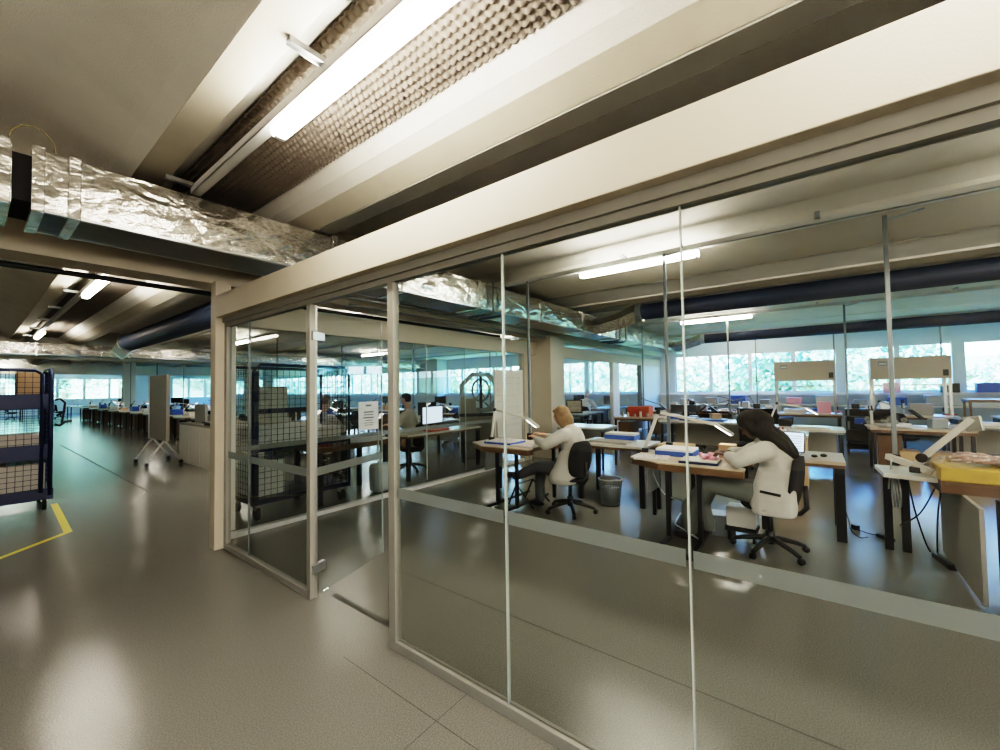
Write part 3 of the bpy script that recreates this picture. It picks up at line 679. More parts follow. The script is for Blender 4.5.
o = thing(rbox(5.12, .80, .80, .16, .16, .14), 'carton', 'card', 'small cardboard carton behind the hands of the dark-haired woman', 'box', bevel=.002)
o = thing(rbox(5.42, 1.76, .80, .0, .0, .0) if False else rbox(5.75, 1.50, .62, .3, .4, .2), 'carton', 'card', 'cardboard carton on the shelf between the two benches', 'box', bevel=.002)
table('low_shelf', 5.45, 6.05, 1.2, 1.72, .62, 'low wooden shelf holding a cardboard carton between the two women', top='wood', legr=.02)
# glass-bead like clutter lit by the lamp
mb = MB()
for i in range(22): mb.ball((4.72+random.uniform(-.12, .12), .90+random.uniform(-.08, .1), .822+random.uniform(0, .05)), random.uniform(.018, .035), 8, 6)
o = thing(mb, 'crumpled_tissue', 'pink', 'pale pink crumpled tissue wrap under the lamp by the dark-haired woman\'s hands', 'tissue', smooth=True)
mb = MB()
for i in range(7): mb.ball((4.74+random.uniform(-.05, .05), 3.04+random.uniform(-.03, .03), .82+random.uniform(0, .05)), random.uniform(.02, .03), 8, 6)
thing(mb, 'crumpled_tissue', 'paper', 'small white crumpled tissue in front of the blond woman\'s face', 'tissue', smooth=True)
# laptop
lt = empty('laptop', (5.66, .34, .80), -.25, 'open laptop with a bright screen behind the dark-haired woman', 'laptop')
MB().box(-.12, .12, -.17, .17, 0, .018).obj('keyboard_base', 'polegrey', lt, bevel=.003)
s_ = MB().box(-.006, .006, -.18, .18, 0, .23).obj('display', 'black', lt, bevel=.003, loc=(.12, 0, .015)); s_.rotation_euler = (0, .22, 0)
s2 = MB().box(-.0085, -.0065, -.17, .17, .012, .22).obj('screen', 'screen', s_)
tx = MB()
for r_ in range(6): tx.box(-.0105, -.009, -.15, -.15+random.uniform(.1, .28), .04+.028*r_, .046+.028*r_)
tx.obj('screen_text', 'blue', s_)
ms = thing(MB().ball((5.66, -.03, .815), (.05, .032, .018), 12, 8), 'computer_mouse', 'black', 'black computer mouse at the end of the laptop table', 'mouse', smooth=True)
ms = thing(MB().ball((5.60, .05, .812), (.06, .03, .014), 12, 8), 'eyeglasses_case', 'black', 'black glasses case between laptop and mouse', 'case', smooth=True)
# basket
bk = empty('waste_basket', (5.33, 2.26, 0), 0, 'dark mesh waste basket on the floor behind the blond woman\'s chair', 'waste basket')
w_ = MB(); n = 28
for k_ in range(n):
    a = 2*PI*k_/n; w_.cyl((.12*math.cos(a), .12*math.sin(a), .01), (.155*math.cos(a), .155*math.sin(a), .34), .0035, n=4)
for q in range(12):
    z = .02+q*.028; r_ = .12+.035*z/.34; pts = [(r_*math.cos(2*PI*i/20), r_*math.sin(2*PI*i/20), z) for i in range(21)]; w_.tube(pts, .003, 4)
w_.obj('mesh_wall', 'polegrey', bk)
MB().tube([(.157*math.cos(2*PI*i/24), .157*math.sin(2*PI*i/24), .345) for i in range(25)], .009, 6).obj('rim', 'alu', bk, smooth=True)
MB().cyl((0,0,0), (0,0,.01), .125, n=24).obj('bottom', 'black', bk)
MB().cyl((0,0,.011), (0,0,.23), .108, .13, 20).obj('waste_bag', 'polegrey', bk, smooth=True)
# computers and boxes under the benches
o = thing(rbox(4.95, .98, .0, .22, .5, .22, .2), 'computer_tower', 'polegrey', 'grey computer case lying on the floor under the middle bench', 'computer', bevel=.01)
MB().box(-.111, -.108, -.08, .2, .05, .17).obj('front_grille', 'alu', o)
fr_ = empty('foot_rest', (4.72, 1.12, 0), .1, 'silver wire foot rest under the middle bench', 'foot rest')
MB().tube([(-.2, -.15, .02), (-.2, .12, .16), (.2, .12, .16), (.2, -.15, .02), (-.2, -.15, .02)], .009).obj('wire_frame', 'steel', fr_, smooth=True)
o = MB().box(-.18, .18, -.14, .12, .0, .012).obj('foot_plate', 'black', fr_, loc=(0, 0, .10)); o.rotation_euler = (.45, 0, 0)
fr_ = empty('foot_rest', (4.72, 3.12, 0), .0, 'black bar foot rest under the blond woman\'s bench', 'foot rest')
MB().tube([(-.2, -.15, .02), (-.2, .12, .30), (.2, .12, .30), (.2, -.15, .02)], .012).obj('wire_frame', 'black', fr_, smooth=True)
MB().tube([(-.2, .25, .02), (-.2, .12, .30)], .012).obj('strut', 'black', fr_); MB().tube([(.2, .25, .02), (.2, .12, .30)], .012).obj('strut', 'black', fr_)
o = thing(rbox(4.92, .66, .14, .20, .26, .20), 'storage_bin', 'offwhite', 'white plastic bin on a little stand by the dark-haired woman\'s knees', 'bin', bevel=.01)
o = thing(MB().box(4.80, 5.04, .52, .80, .10, .135).cyl((4.83, .55, 0), (4.83, .55, .1), .012).cyl((5.01, .55, 0), (5.01, .55, .1), .012).cyl((4.83, .77, 0), (4.83, .77, .1), .012).cyl((5.01, .77, 0), (5.01, .77, .1), .012), 'low_stand', 'black', 'small black stand on the floor carrying the white bin', 'stand')

# right bench clutter
mb = MB()
for i in range(60):
    x_ = random.uniform(4.9, 5.35); y_ = -.80-random.uniform(0, .9); z = .925+random.uniform(0, .03)
    mb.tube([(x_, y_, z), (x_+random.uniform(-.05, .05), y_-.12, z+.02), (x_+random.uniform(-.06, .06), y_-.26, z)], .012, 6)
o = thing(mb, 'strap_bundle', 'strands', 'heap of reddish and white leather straps along the yellow bench edge', 'straps', smooth=True)
mb = MB()
for i in range(26):
    x_ = random.uniform(4.95, 5.3); y_ = -.66-random.uniform(0, .14)
    mb.bar((x_, y_, .80), (x_+random.uniform(.02, .1), y_-.10, .90+random.uniform(0, .05)), .006)
thing(mb, 'stick_bundle', 'woodlight', 'bundle of thin wooden sticks by the folded lamp on the right bench', 'sticks')
mb = MB()
for i in range(9): mb.ball((5.5-random.uniform(0, .25), -1.25-random.uniform(0, .5), .93+random.uniform(0, .04)), (.09, .12, .035), 10, 6)
thing(mb, 'dark_cloth', 'trgrey', 'dark rumpled cloth behind the straps on the right bench', 'cloth', smooth=True)
# cables hanging from the right bench
def cable(pts, r, lab, m='black', n=10):
    P = [Vector(p) for p in pts]; out = []
    for i in range(len(P)-1):
        p0 = P[max(i-1, 0)]; p1 = P[i]; p2 = P[i+1]; p3 = P[min(i+2, len(P)-1)]
        for k_ in range(n):
            t_ = k_/n; out.append(.5*((2*p1)+(-p0+p2)*t_+(2*p0-5*p1+4*p2-p3)*t_*t_+(-p0+3*p1-3*p2+p3)*t_**3))
    out.append(P[-1]); o = thing(MB().tube(out, r, 6), 'cable', m, lab, 'cable', smooth=True); return o
coil = [(5.16+.13*math.cos(a*1.0), -.5-.02*a/6, .60+.13*math.sin(a)) for a in [i*.5 for i in range(38)]]
cable([(5.2, -.52, .9)]+coil, .006, 'pale cable coiled in loops beside the right bench leg', 'steel', 3)
cable([(5.2, -.62, .72), (5.25, -.66, .45), (5.3, -.72, .18), (5.33, -.76, .06)], .006, 'blue-black cable hanging down to the power strip, left one')
cable([(5.25, -.84, .70), (5.22, -.80, .4), (5.3, -.80, .07)], .006, 'black cable hanging straight down beside the side panel')
cable([(5.25, -.80, .66), (5.3, -.70, .4), (5.42, -.58, .24)], .006, 'black cable crossing under the right bench corner')
cable([(6.03, -.12, .76), (5.95, -.16, .4), (5.85, -.22, .12), (5.78, -.24, .02), (5.6, -.30, .012), (5.66, -.36, .012)], .005, 'thin cable hanging from the laptop table to the floor')
ps = thing(rbox(5.24, -.83, .0, .30, .05, .045, .2), 'power_strip', 'black', 'black power strip beside the right bench side panel', 'power strip', bevel=.005)

thing(rbox(5.72, -.50, 0, .16, .06, .035, .6), 'power_adapter', 'black', 'black power adapter lying on the floor left of the right bench', 'adapter', bevel=.006)
thing(rbox(5.92, -.28, 0, .06, .05, .05, .6), 'plug', 'black', 'small black plug on the floor left of the power adapter', 'plug', bevel=.006)
cable([(5.9, -.29, .012), (5.8, -.38, .012), (5.76, -.46, .02)], .005, 'short floor cable between plug and adapter')
cable([(4.9, 1.6, .74), (4.86, 1.5, .5), (4.9, 1.42, .35), (5.1, 1.3, .25)], .007, 'white cable drooping under the middle bench', 'offwhite')

# ------------------------------------------------------------------ people
def remesh(o, vox):
    r = o.modifiers.new('remesh', 'REMESH'); r.mode = 'VOXEL'; r.voxel_size = vox; r.use_smooth_shade = True
    s_ = o.modifiers.new('smooth', 'SMOOTH'); s_.factor = .5; s_.iterations = 3
def hand(mb, w, d, n, curl=.5, side=1):
    """w wrist point, d direction, n back-of-hand normal"""
    w = Vector(w); d = Vector(d).normalized(); n = Vector(n); n = (n - d*n.dot(d)).normalized(); s_ = d.cross(n)*side
    pc = w+d*.045; rot = Matrix((s_, d, n)).transposed()
    mb.ball(pc, (.040, .050, .016), 12, 8, rot)
    for k_, (off, ln) in enumerate(((-.030, .066), (-.010, .076), (.011, .070), (.030, .055))):
        b = w+d*.082+s_*off; a = b; pr = [(w+d*.05+s_*off*.8, .010), (b, .0095)]; dd = d.copy()
        for j in range(3):
            dd = (dd*math.cos(curl*.6)-n*math.sin(curl*.6)).normalized(); a = a+dd*ln*(.42, .33, .25)[j]; pr.append((a, .0088-.001*j))
        mb.chain(pr, 8)
    b = w+d*.02-s_*.03; mb.chain([(b, .012), (b-s_*.025+d*.025, .011), (b-s_*.03+d*.055-n*.012, .009)], 8)
def head(mb, c, fdir, r=.1):
    """skull, jaw, nose, ears, neck handled outside"""
    c = Vector(c); f_ = Vector(fdir).normalized(); s_ = f_.cross(Vector((0,0,1))).normalized(); u_ = s_.cross(f_)
    rot = Matrix((s_, f_, u_)).transposed()
    mb.ball(c+u_*.02, (.076, .095, .098), 16, 12, rot); mb.ball(c+f_*.03-u_*.055, (.056, .062, .062), 14, 10, rot)
    mb.ball(c+f_*.10-u_*.012, (.011, .02, .018), 8, 6, rot); mb.chain([(c+f_*.088+u_*.02, .009), (c+f_*.103-u_*.015, .011)], 8)
    for q in (-1, 1):
        mb.ball(c+s_*q*.078-u_*.005, (.010, .022, .032), 8, 6, rot)
        mb.ball(c+f_*.075+s_*q*.034+u_*.035, (.022, .014, .008), 8, 6, rot)
    mb.ball(c+f_*.086-u_*.052, (.024, .012, .006), 8, 6, rot); mb.ball(c+f_*.084-u_*.066, (.020, .012, .007), 8, 6, rot)
    return f_, s_, u_
def face_bits(parent, c, f_, s_, u_):
    for q in (-1, 1):
        MB().ball(c+f_*.083+s_*q*.032+u_*.018, .011, 8, 6).obj('eye', 'black', parent)

def woman1():
    X = 4.72
    b = MB()
    hd = Vector((X, 2.57, 1.215)); f_, s_, u_ = head(b, hd, (-.12, 1, -.30))
    b.chain([(Vector((X, 2.46, 1.06)), .052), (hd-f_*.03-u_*.04, .055)])
    b.chain([(Vector((X, 2.48, .54)), .13), (Vector((X, 2.40, .70)), .12), (Vector((X, 2.39, .88)), .13), (Vector((X, 2.44, 1.02)), .11)])
    b.chain([((X-.17, 2.46, 1.02), .055), ((X+.17, 2.46, 1.02), .055)])
    for q, el, wr in ((-1, (X-.26, 2.66, .87), (X-.12, 2.90, .93)), (1, (X+.26, 2.68, .88), (X+.10, 2.92, .95))):
        b.chain([((X+q*.18, 2.46, 1.02), .05), (el, .04), (wr, .028)])
        hand(b, wr, (-q*.4, .8, .25), (0, -.3, 1), .7, q)
    b.chain([((X-.09, 2.50, .53), .085), ((X-.10, 2.88, .54), .062), ((X-.12, 3.12, .42), .05), ((X-.12, 3.24, .38), .038)])
    b.chain([((X+.09, 2.50, .53), .085), ((X+.08, 2.92, .52), .062), ((X+.02, 2.92, .3), .052), ((X, 2.90, .10), .038)])
    o = b.obj('person', 'skin', None); tag(o, 'blond woman in a white lab coat seated sideways at the left bench', 'person'); remesh(o, .009); o.location = (0, .08, 0)
    c_ = MB()
    c_.chain([(Vector((X, 2.44, .56)), .165), (Vector((X, 2.40, .70)), .155), (Vector((X, 2.385, .84)), .155), (Vector((X, 2.41, .95)), .15), (Vector((X, 2.44, 1.01)), .12), (Vector((X, 2.47, 1.06)), .075)], 16)
    c_.chain([((X-.15, 2.45, 1.0), .085), ((X+.15, 2.45, 1.0), .085)], 14)
    for q, el, wr in ((-1, (X-.26, 2.66, .87), (X-.16, 2.84, .91)), (1, (X+.26, 2.68, .88), (X+.14, 2.86, .92))):
        c_.chain([((X+q*.17, 2.45, 1.0), .085), ((X+q*.23, 2.55, .93), .078), (el, .070), (wr, .050)], 14)
    c_.loft([(X, 2.52, .375, .215, .17), (X, 2.52, .44, .235, .19), (X, 2.50, .53, .225, .18), (X, 2.46, .64, .18, .15), (X, 2.42, .78, .165, .14)])
    co = c_.obj('lab_coat', 'coat', o); remesh(co, .014)
    t_ = MB()
    t_.chain([((X-.09, 2.56, .53), .09), ((X-.10, 2.88, .545), .075), ((X-.12, 3.12, .43), .062), ((X-.12, 3.23, .39), .055)], 12)
    t_.chain([((X+.09, 2.56, .53), .09), ((X+.08, 2.93, .525), .075), ((X+.02, 2.93, .3), .070), ((X, 2.91, .12), .066)], 12)
    remesh(t_.obj('trousers', 'trgrey', o), .014)
    for p in ((X-.12, 3.28, .40), (X, 2.97, .04)):
        MB().ball(p, (.045, .12, .04), 12, 8).obj('shoe', 'black', o, smooth=True)
    h = MB()
    h.ball(hd+u_*.045-f_*.03, (.102, .104, .095), 16, 12); h.ball(hd-f_*.05-u_*.03, (.10, .082, .12), 14, 10)
    for q in (-1, 1): h.chain([(hd+s_*q*.075+u_*.03+f_*.02, .038), (hd+s_*q*.088-u_*.05+f_*.01, .036), (hd+s_*q*.085-u_*.13-f_*.02, .028)], 10)
    h.chain([(hd-f_*.07-u_*.05, .085), (hd-f_*.06-u_*.13, .078), (hd-f_*.07-u_*.17, .06)])
    h.ball(hd+u_*.085+f_*.045, (.075, .045, .03), 12, 8)
    remesh(h.obj('hair', 'hairblond', o), .011)
    face_bits(o, hd, f_, s_, u_)
    return o
woman1()
def woman2():
    X = 4.70
    b = MB()
    hd = Vector((X, .425, 1.185)); f_, s_, u_ = head(b, hd, (-.05, .75, -.66))
    b.chain([(Vector((X, .33, 1.06)), .05), (hd-f_*.03-u_*.04, .055)])
    b.chain([(Vector((X, .27, .56)), .13), (Vector((X, .20, .75)), .12), (Vector((X, .22, .90)), .125), (Vector((X, .29, 1.01)), .10)])
    b.chain([((X-.16, .31, 1.0), .055), ((X+.16, .31, 1.0), .055)])
    for q, el, wr in ((-1, (X-.27, .53, .865), (X-.12, .63, .90)), (1, (X+.27, .53, .865), (X+.10, .65, .90))):
        b.chain([((X+q*.17, .31, .99), .05), (el, .038), (wr, .026)])
        hand(b, wr, (-q*.45, .8, .1), (0, -.3, 1), .8, q)
    b.chain([((X-.09, .33, .54), .085), ((X-.12, .80, .60), .062), ((X-.14, .98, .33), .052), ((X-.12, .98, .10), .038)])
    b.chain([((X+.09, .33, .54), .085), ((X+.10, .80, .60), .062), ((X+.10, .90, .33), .052), ((X+.10, .86, .10), .038)])
    o = b.obj('person', 'skindark', None); tag(o, 'dark-haired woman in a white lab coat bent over the middle bench', 'person'); remesh(o, .009); o.location = (0, .10, 0)
    c_ = MB()
    c_.chain([(Vector((X, .26, .56)), .175), (Vector((X, .21, .72)), .165), (Vector((X, .20, .84)), .165), (Vector((X, .245, .94)), .155), (Vector((X, .28, 1.0)), .12), (Vector((X, .33, 1.03)), .08)], 16)
    c_.chain([((X-.15, .29, .98), .09), ((X+.15, .29, .98), .09)], 14)
    for q, el, wr in ((-1, (X-.27, .52, .875), (X-.17, .60, .90)), (1, (X+.27, .52, .875), (X+.15, .62, .90))):
        c_.chain([((X+q*.17, .30, .98), .09), ((X+q*.24, .44, .92), .080), (el, .068), (wr, .052)], 14)
    c_.loft([(X, .265, .385, .225, .185), (X, .265, .45, .23, .19), (X, .26, .54, .225, .185), (X, .24, .66, .205, .175), (X, .21, .80, .185, .165)], p=4)
    co = c_.obj('lab_coat', 'coat', o); remesh(co, .014)
    pk = MB().box(-.003, .003, -.08, .08, -.012, .012).obj('pocket_trim', 'black', o, loc=(X-.228, .27, .60)); pk.rotation_euler = (0.12, -.1, 0)
    t_ = MB()
    t_.chain([((X-.09, .36, .54), .10), ((X-.12, .80, .60), .085), ((X-.14, .98, .34), .08), ((X-.12, .98, .12), .078)], 12)
    t_.chain([((X+.09, .36, .54), .10), ((X+.10, .80, .60), .085), ((X+.10, .91, .34), .08), ((X+.10, .87, .12), .078)], 12)
    remesh(t_.obj('trousers', 'trteal', o), .014)
    for p in ((X-.12, 1.05, .04), (X+.10, .94, .04)): MB().ball(p, (.045, .12, .04), 12, 8).obj('shoe', 'black', o, smooth=True)
    h = MB()
    h.ball(hd+u_*.05-f_*.03, (.112, .118, .105), 16, 12); h.ball(hd-f_*.07, (.11, .10, .13), 14, 10)
    for q in (-1, 1): h.chain([(hd+s_*q*.075+u_*.03, .05), (hd+s_*q*.095-u_*.05+f_*.01, .05), (hd+s_*q*.10-u_*.11-f_*.07, .05), (Vector((X+q*.11, .32, 1.10)), .045), (Vector((X+q*.12, .20, 1.03)), .03)], 10)
    h.chain([(hd-f_*.10-u_*.02, .10), (Vector((X, .33, 1.16)), .095), (Vector((X, .19, 1.07)), .075), (Vector((X, .10, .96)), .05), (Vector((X, .07, .88)), .025)], 12)
    h.chain([(hd-f_*.10-u_*.02, .09), (Vector((X-.09, .31, 1.13)), .075), (Vector((X-.11, .17, 1.04)), .055), (Vector((X-.09, .08, .93)), .028)], 12)
    remesh(h.obj('hair', 'hairdark', o), .012)
    face_bits(o, hd, f_, s_, u_)
woman2()
def seated_back(x, y, z0, rz, lab, hair='hairdark', coat='coat', s=1.0, desk_hands=True, skin='skin', stand=False):
    b = MB(); hd = Vector((0, .06, z0+.90))
    f_, s_, u_ = head(b, hd, (0, 1, -.25))
    b.chain([((0, 0, z0+.68), .05), (hd-f_*.02-u_*.05, .052)]); b.chain([((0, -.02, z0+.06), .13), ((0, -.04, z0+.3), .12), ((0, -.02, z0+.55), .13)]); b.chain([((-.17, 0, z0+.6), .055), ((.17, 0, z0+.6), .055)])
    for q in (-1, 1):
        b.chain([((q*.19, 0, z0+.6), .05), ((q*.27, .15, z0+.38), .04), ((q*.15, .38, z0+.40), .027)]); hand(b, (q*.15, .38, z0+.40), (-q*.3, 1, 0), (0, 0, 1), .6, q)
        if stand: b.chain([((q*.09, 0, z0+.02), .09), ((q*.09, .02, z0-.4), .06), ((q*.1, 0, .08), .04)])
        else: b.chain([((q*.09, 0, z0+.04), .09), ((q*.11, .42, z0+.06), .062), ((q*.12, .42, .10), .04)])
    o = b.obj('person', skin); tag(o, lab, 'person'); remesh(o, .013); o.location = (x, y, 0); o.rotation_euler = (0, 0, rz)
    c_ = MB(); c_.chain([((0, -.02, z0-.02), .165), ((0, -.05, z0+.2), .155), ((0, -.04, z0+.4), .165), ((0, -.01, z0+.58), .13), ((0, 0, z0+.66), .07)], 16); c_.chain([((-.16, -.01, z0+.59), .08), ((.16, -.01, z0+.59), .08)], 12)
    for q in (-1, 1): c_.chain([((q*.18, 0, z0+.58), .08), ((q*.275, .15, z0+.38), .066), ((q*.17, .32, z0+.40), .045)], 12)
    if stand: c_.chain([((0, 0, z0), .18), ((0, 0, z0-.35), .19)], 16)
    remesh(c_.obj('lab_coat', coat, o), .016)
    t_ = MB()
    for q in (-1, 1):
        if stand: t_.chain([((q*.09, 0, z0-.1), .09), ((q*.1, 0, .12), .065)])
        else: t_.chain([((q*.09, .1, z0+.04), .1), ((q*.11, .42, z0+.06), .078), ((q*.12, .42, .12), .06)])
        MB().ball((q*.11, (.06 if stand else .48), .04), (.045, .12, .04), 10, 6).obj('shoe', 'black', o, smooth=True)
    remesh(t_.obj('trousers', 'trgrey', o), .018)
    h = MB(); h.ball(hd+u_*.045-f_*.025, (.088, .10, .085), 14, 10); h.ball(hd-f_*.05-u_*.0, (.083, .06, .085), 12, 8); remesh(h.obj('hair', hair, o), .014)
    return o
seated_back(5.36, 6.45, .50, 0.35, 'man in a white coat seated with his back turned behind the back partition')
seated_back(3.95, 7.1, .50, -1.2, 'person in a pale coat seated beside the paper notice, partly hidden', 'hairblond')
seated_back(13.0, 6.3, .50, -1.57, 'pale-coated person seen from behind near the windows of the back room', 'panel', 'paper')
cs = [task_chair((5.36, 6.40, 0), .35, 'black task chair under the man behind the back partition'), task_chair((3.95, 7.1, 0), -1.2, 'black task chair of the half-hidden person'), task_chair((13.0, 6.3, 0), -1.57, 'black task chair near the back-room windows')]

# ------------------------------------------------------------------ wire trolleys
def wire_grid(axis, c, a0, a1, z0, z1, sp, w=.0055):
    b = MB(); k_ = a0
    while k_ <= a1+1e-6:
        if axis == 'y': b.box(k_-w/2, k_+w/2, c-w/2, c+w/2, z0, z1)
        else: b.box(c-w/2, c+w/2, k_-w/2, k_+w/2, z0, z1)
        k_ += sp
    z = z0
    while z <= z1+1e-6:
        if axis == 'y': b.box(a0, a1, c-w/2, c+w/2, z-w/2, z+w/2)
        else: b.box(c-w/2, c+w/2, a0, a1, z-w/2, z+w/2)
        z += sp
    return b
def casters(t, x0, x1, y0, y1):
    for x_ in (x0+.08, x1-.08):
        for y_ in (y0+.08, y1-.08):
            MB().cyl((x_-.02, y_, .08), (x_+.02, y_, .08), .08, n=18).obj('wheel', 'rubber', t, smooth=False)
            MB().box(x_-.03, x_+.03, y_-.03, y_+.05, .12, .20).obj('caster_fork', 'steel', t)
t = empty('wire_trolley', (.2, 8.9, 0), 0, 'tall navy wire-mesh trolley loaded with boxes at the left edge', 'trolley')
X0, X1, Y0, Y1 = -.55, .55, -.4, .42
casters(t, X0, X1, Y0, Y1)
b = MB(); b.box(X0, X1, Y0, Y1, .15, .21); b.box(X0, X1, Y0, Y0+.05, .21, .30); b.obj('base', 'navy', t)
for x_ in (X0+.02, X1-.035):
    MB().tube([(x_, Y0+.02, .2), (x_, Y0+.02, 1.88), (x_, Y0+.10, 1.95), (x_, Y1-.10, 1.95), (x_, Y1-.02, 1.88), (x_, Y1-.02, .2)], .028).obj('side_frame', 'navy', t, smooth=True)
MB().tube([(X0+.02, Y0, .25), (X0+.02, Y0, 1.88), (X0+.09, Y0, 1.94), (X1-.19, Y0, 1.94), (X1-.12, Y0, 1.88), (X1-.12, Y0, .25)], .022).obj('front_frame', 'navy', t, smooth=True)
for z in (1.42, .72): MB().box(X0+.02, X1-.06, Y0-.012, Y0+.03, z, z+.19).obj('cross_panel', 'navy', t)
for z in (1.40, .70): MB().box(X0+.03, X1-.03, Y0+.03, Y1-.03, z, z+.025).obj('shelf', 'navy', t)
wire_grid('y', Y0, X0+.05, X1-.14, .30, 1.92, .07).obj('front_mesh', 'navy', t)
wire_grid('y', Y1, X0+.05, X1-.05, .30, 1.92, .07).obj('back_mesh', 'navy', t)
wire_grid('x', X1-.02, Y0+.05, Y1-.05, .30, 1.92, .07).obj('side_mesh', 'navy', t)
b = MB().tube([(X1, Y0, 1.52), (X1+.05, Y0, 1.54), (X1+.10, Y0, 1.48), (X1+.09, Y0, 1.36), (X1+.02, Y0, 1.30)], .014); b.tube([(X1, Y0, 1.18), (X1+.05, Y0, 1.16), (X1+.10, Y0, 1.21), (X1+.17, Y0, 1.22)], .018); b.tube([(X1+.09, Y0, 1.36), (X1+.07, Y0, 1.18)], .012)
b.obj('tow_handle', 'black', t, smooth=True)
def rel(t, x, y, z): return (t.location.x+x, t.location.y+y, z)
for (bx_, by_, z, w, d, h, m, lab) in ((.32, 0, 1.427, .22, .6, .48, 'card', 'tall tan carton on the top shelf of the left trolley'), (-.3, .1, 1.427, .2, .4, .2, 'offwhite', 'small white box on the top shelf of the left trolley'),
        (.08, 0, .727, .8, .6, .12, 'red', 'flat brown crate on the middle shelf of the left trolley'), (.11, 0, .85, .7, .5, .20, 'offwhite', 'wide white carton on the brown crate in the left trolley'),
        (.05, 0, .212, .85, .65, .44, 'offwhite', 'large white carton on the bottom of the left trolley')):
    thing(rbox(.2+bx_, 8.9+by_, z, w, d, h), 'carton', m, lab, 'box', bevel=.004)
t = empty('wire_trolley', (2.80, 5.90, 0), 0, 'long navy wire-mesh trolley behind the glass by the door', 'trolley')
X0, X1, Y0, Y1 = -.66, .64, -.42, .36
casters(t, X0, X1, Y0, Y1)
MB().box(X0, X1, Y0, Y1, .20, .26).obj('base', 'navy', t)
MB().tube([(X0, Y0, .2), (X0, Y0, 1.85), (X0+.08, Y0, 1.93), (X1-.08, Y0, 1.93), (X1, Y0, 1.85), (X1, Y0, .2)], .018).obj('front_frame', 'navy', t, smooth=True)
MB().tube([(X0, Y1, .2), (X0, Y1, 1.85), (X0+.08, Y1, 1.93), (X1-.08, Y1, 1.93), (X1, Y1, 1.85), (X1, Y1, .2)], .018).obj('rear_frame', 'navy', t, smooth=True)
MB().box(X0, X0+.06, Y0-.01, Y0+.05, .2, 1.85).obj('corner_post', 'navy', t)
for z in (1.32, .85): MB().box(X0, X1-.5 if z > 1 else X1, Y0-.008, Y0+.02, z, z+.06 if z > 1 else z+.03).obj('cross_bar', 'navy', t)
wire_grid('y', Y0, X0+.06, X1-.03, .22, 1.9, .075, .005).obj('front_mesh', 'black', t)
wire_grid('x', X0, Y0, Y1, .22, 1.9, .075, .005).obj('side_mesh', 'black', t)
wire_grid('x', X1, Y0, Y1, .22, 1.9, .075, .005).obj('side_mesh', 'black', t)
MB().box(X0+.03, X1-.03, Y0+.04, Y1-.03, .84, .86).obj('shelf', 'navy', t)
for (bx_, by_, z, w, d, h, m, lab) in ((-.30, 0, .861, .60, .6, .30, 'paper', 'low white carton on the left of the long trolley shelf'), (.31, 0, .861, .58, .6, .22, 'paper', 'low white carton on the right of the long trolley shelf'),
        (-.38, 0, .262, .38, .5, .44, 'paper', 'white carton standing on the base of the long trolley'), (.1, 0, 1.162-.08, .3, .3, .07, 'paper', 'stack of white papers on the long trolley boxes'), (-.30, 0, 1.162, .35, .4, .5, 'offwhite', 'tall pale carton on top of the left carton in the long trolley'),
        (.32, -.3, .72, .22, .12, .11, 'red', 'orange tag box hanging at the middle of the long trolley')):
    thing(rbox(2.78+bx_, 5.90+by_, z, w, d, h), 'carton', m, lab, 'box', bevel=.004)

# ------------------------------------------------------------------ yellow tape, floor joints
struct(MB().prism([(.70, 6.93), (.77, 6.93), (.83, 8.9), (.76, 8.9)], .0008, .0016).obj('trim_floor_tape_long', 'tape'))
struct(MB().prism([(-.9, 5.30), (-.9, 5.24), (.77, 6.93), (.70, 6.95)], .0008, .0016).obj('trim_floor_tape_cross', 'tape'))
struct(MB().box(1.80, 1.825, 8.2, 19, .0006, .0012).obj('trim_floor_joint_hall', 'joint'))
struct(MB().box(1.75, 1.80, 2.25, 3.05, .0006, .0012).obj('trim_floor_joint_door', 'joint'))
struct(MB().box(1.40, 1.405, -3, 2.3, .0006, .0010).obj('trim_floor_joint_near', 'joint'))
struct(MB().box(-1, 1.62, 1.50, 1.504, .0006, .0010).obj('trim_floor_joint_cross', 'joint'))
struct(MB().box(2.35, 2.36, -3, 3.1, .0006, .0010).obj('trim_floor_joint_office_long', 'joint'))

# ------------------------------------------------------------------ left hall: counter, boards, benches
t = empty('counter_cabinet', (3.55, 10.8, 0), 0, 'long pale storage counter on the right of the left hall', 'cabinet')
MB().box(-.5, .5, -1.05, 1.1, 0, .86).obj('carcass', 'offwhite', t); MB().box(-.52, .52, -1.07, 1.12, .86, .90).obj('counter_top', 'panel', t)
for k_ in range(3): MB().box(-.506, -.5, -1.0+k_*.7, -.34+k_*.7, .04, .83).obj('cabinet_door', 'offwhite', t, bevel=.003)
t = empty('mobile_board', (2.68, 12.0, 0), 0.0, 'narrow grey mobile pinboard on white castor legs in the left hall', 'board')
MB().box(-.03, .03, -.75, .6, .54, 2.00).obj('panel', 'panel', t); MB().box(-.04, .04, .6, .66, .52, 2.00).obj('edge_profile', 'white', t)
for yy in (-.5, .45):
    MB().tube([(-.30, yy, .09), (-.14, yy, .34), (0, yy, .54)], .022).obj('leg', 'white', t, smooth=True); MB().tube([(.30, yy, .09), (.14, yy, .34), (0, yy, .54)], .022).obj('leg', 'white', t, smooth=True)
    for x_ in (-.30, .30): MB().cyl((x_, yy-.02, .04), (x_, yy+.02, .04), .04).obj('castor', 'black', t)
t = empty('whiteboard', (6.25, 4.62, 0), -.15, 'mobile whiteboard with faint notes standing beyond the blond woman', 'board')
MB().box(-.37, .37, -.015, .015, .55, 1.93).obj('panel', 'tray' if False else 'offwhite', t); MB().box(-.385, .385, -.02, .02, .52, .55).obj('bottom_rail', 'alu', t)
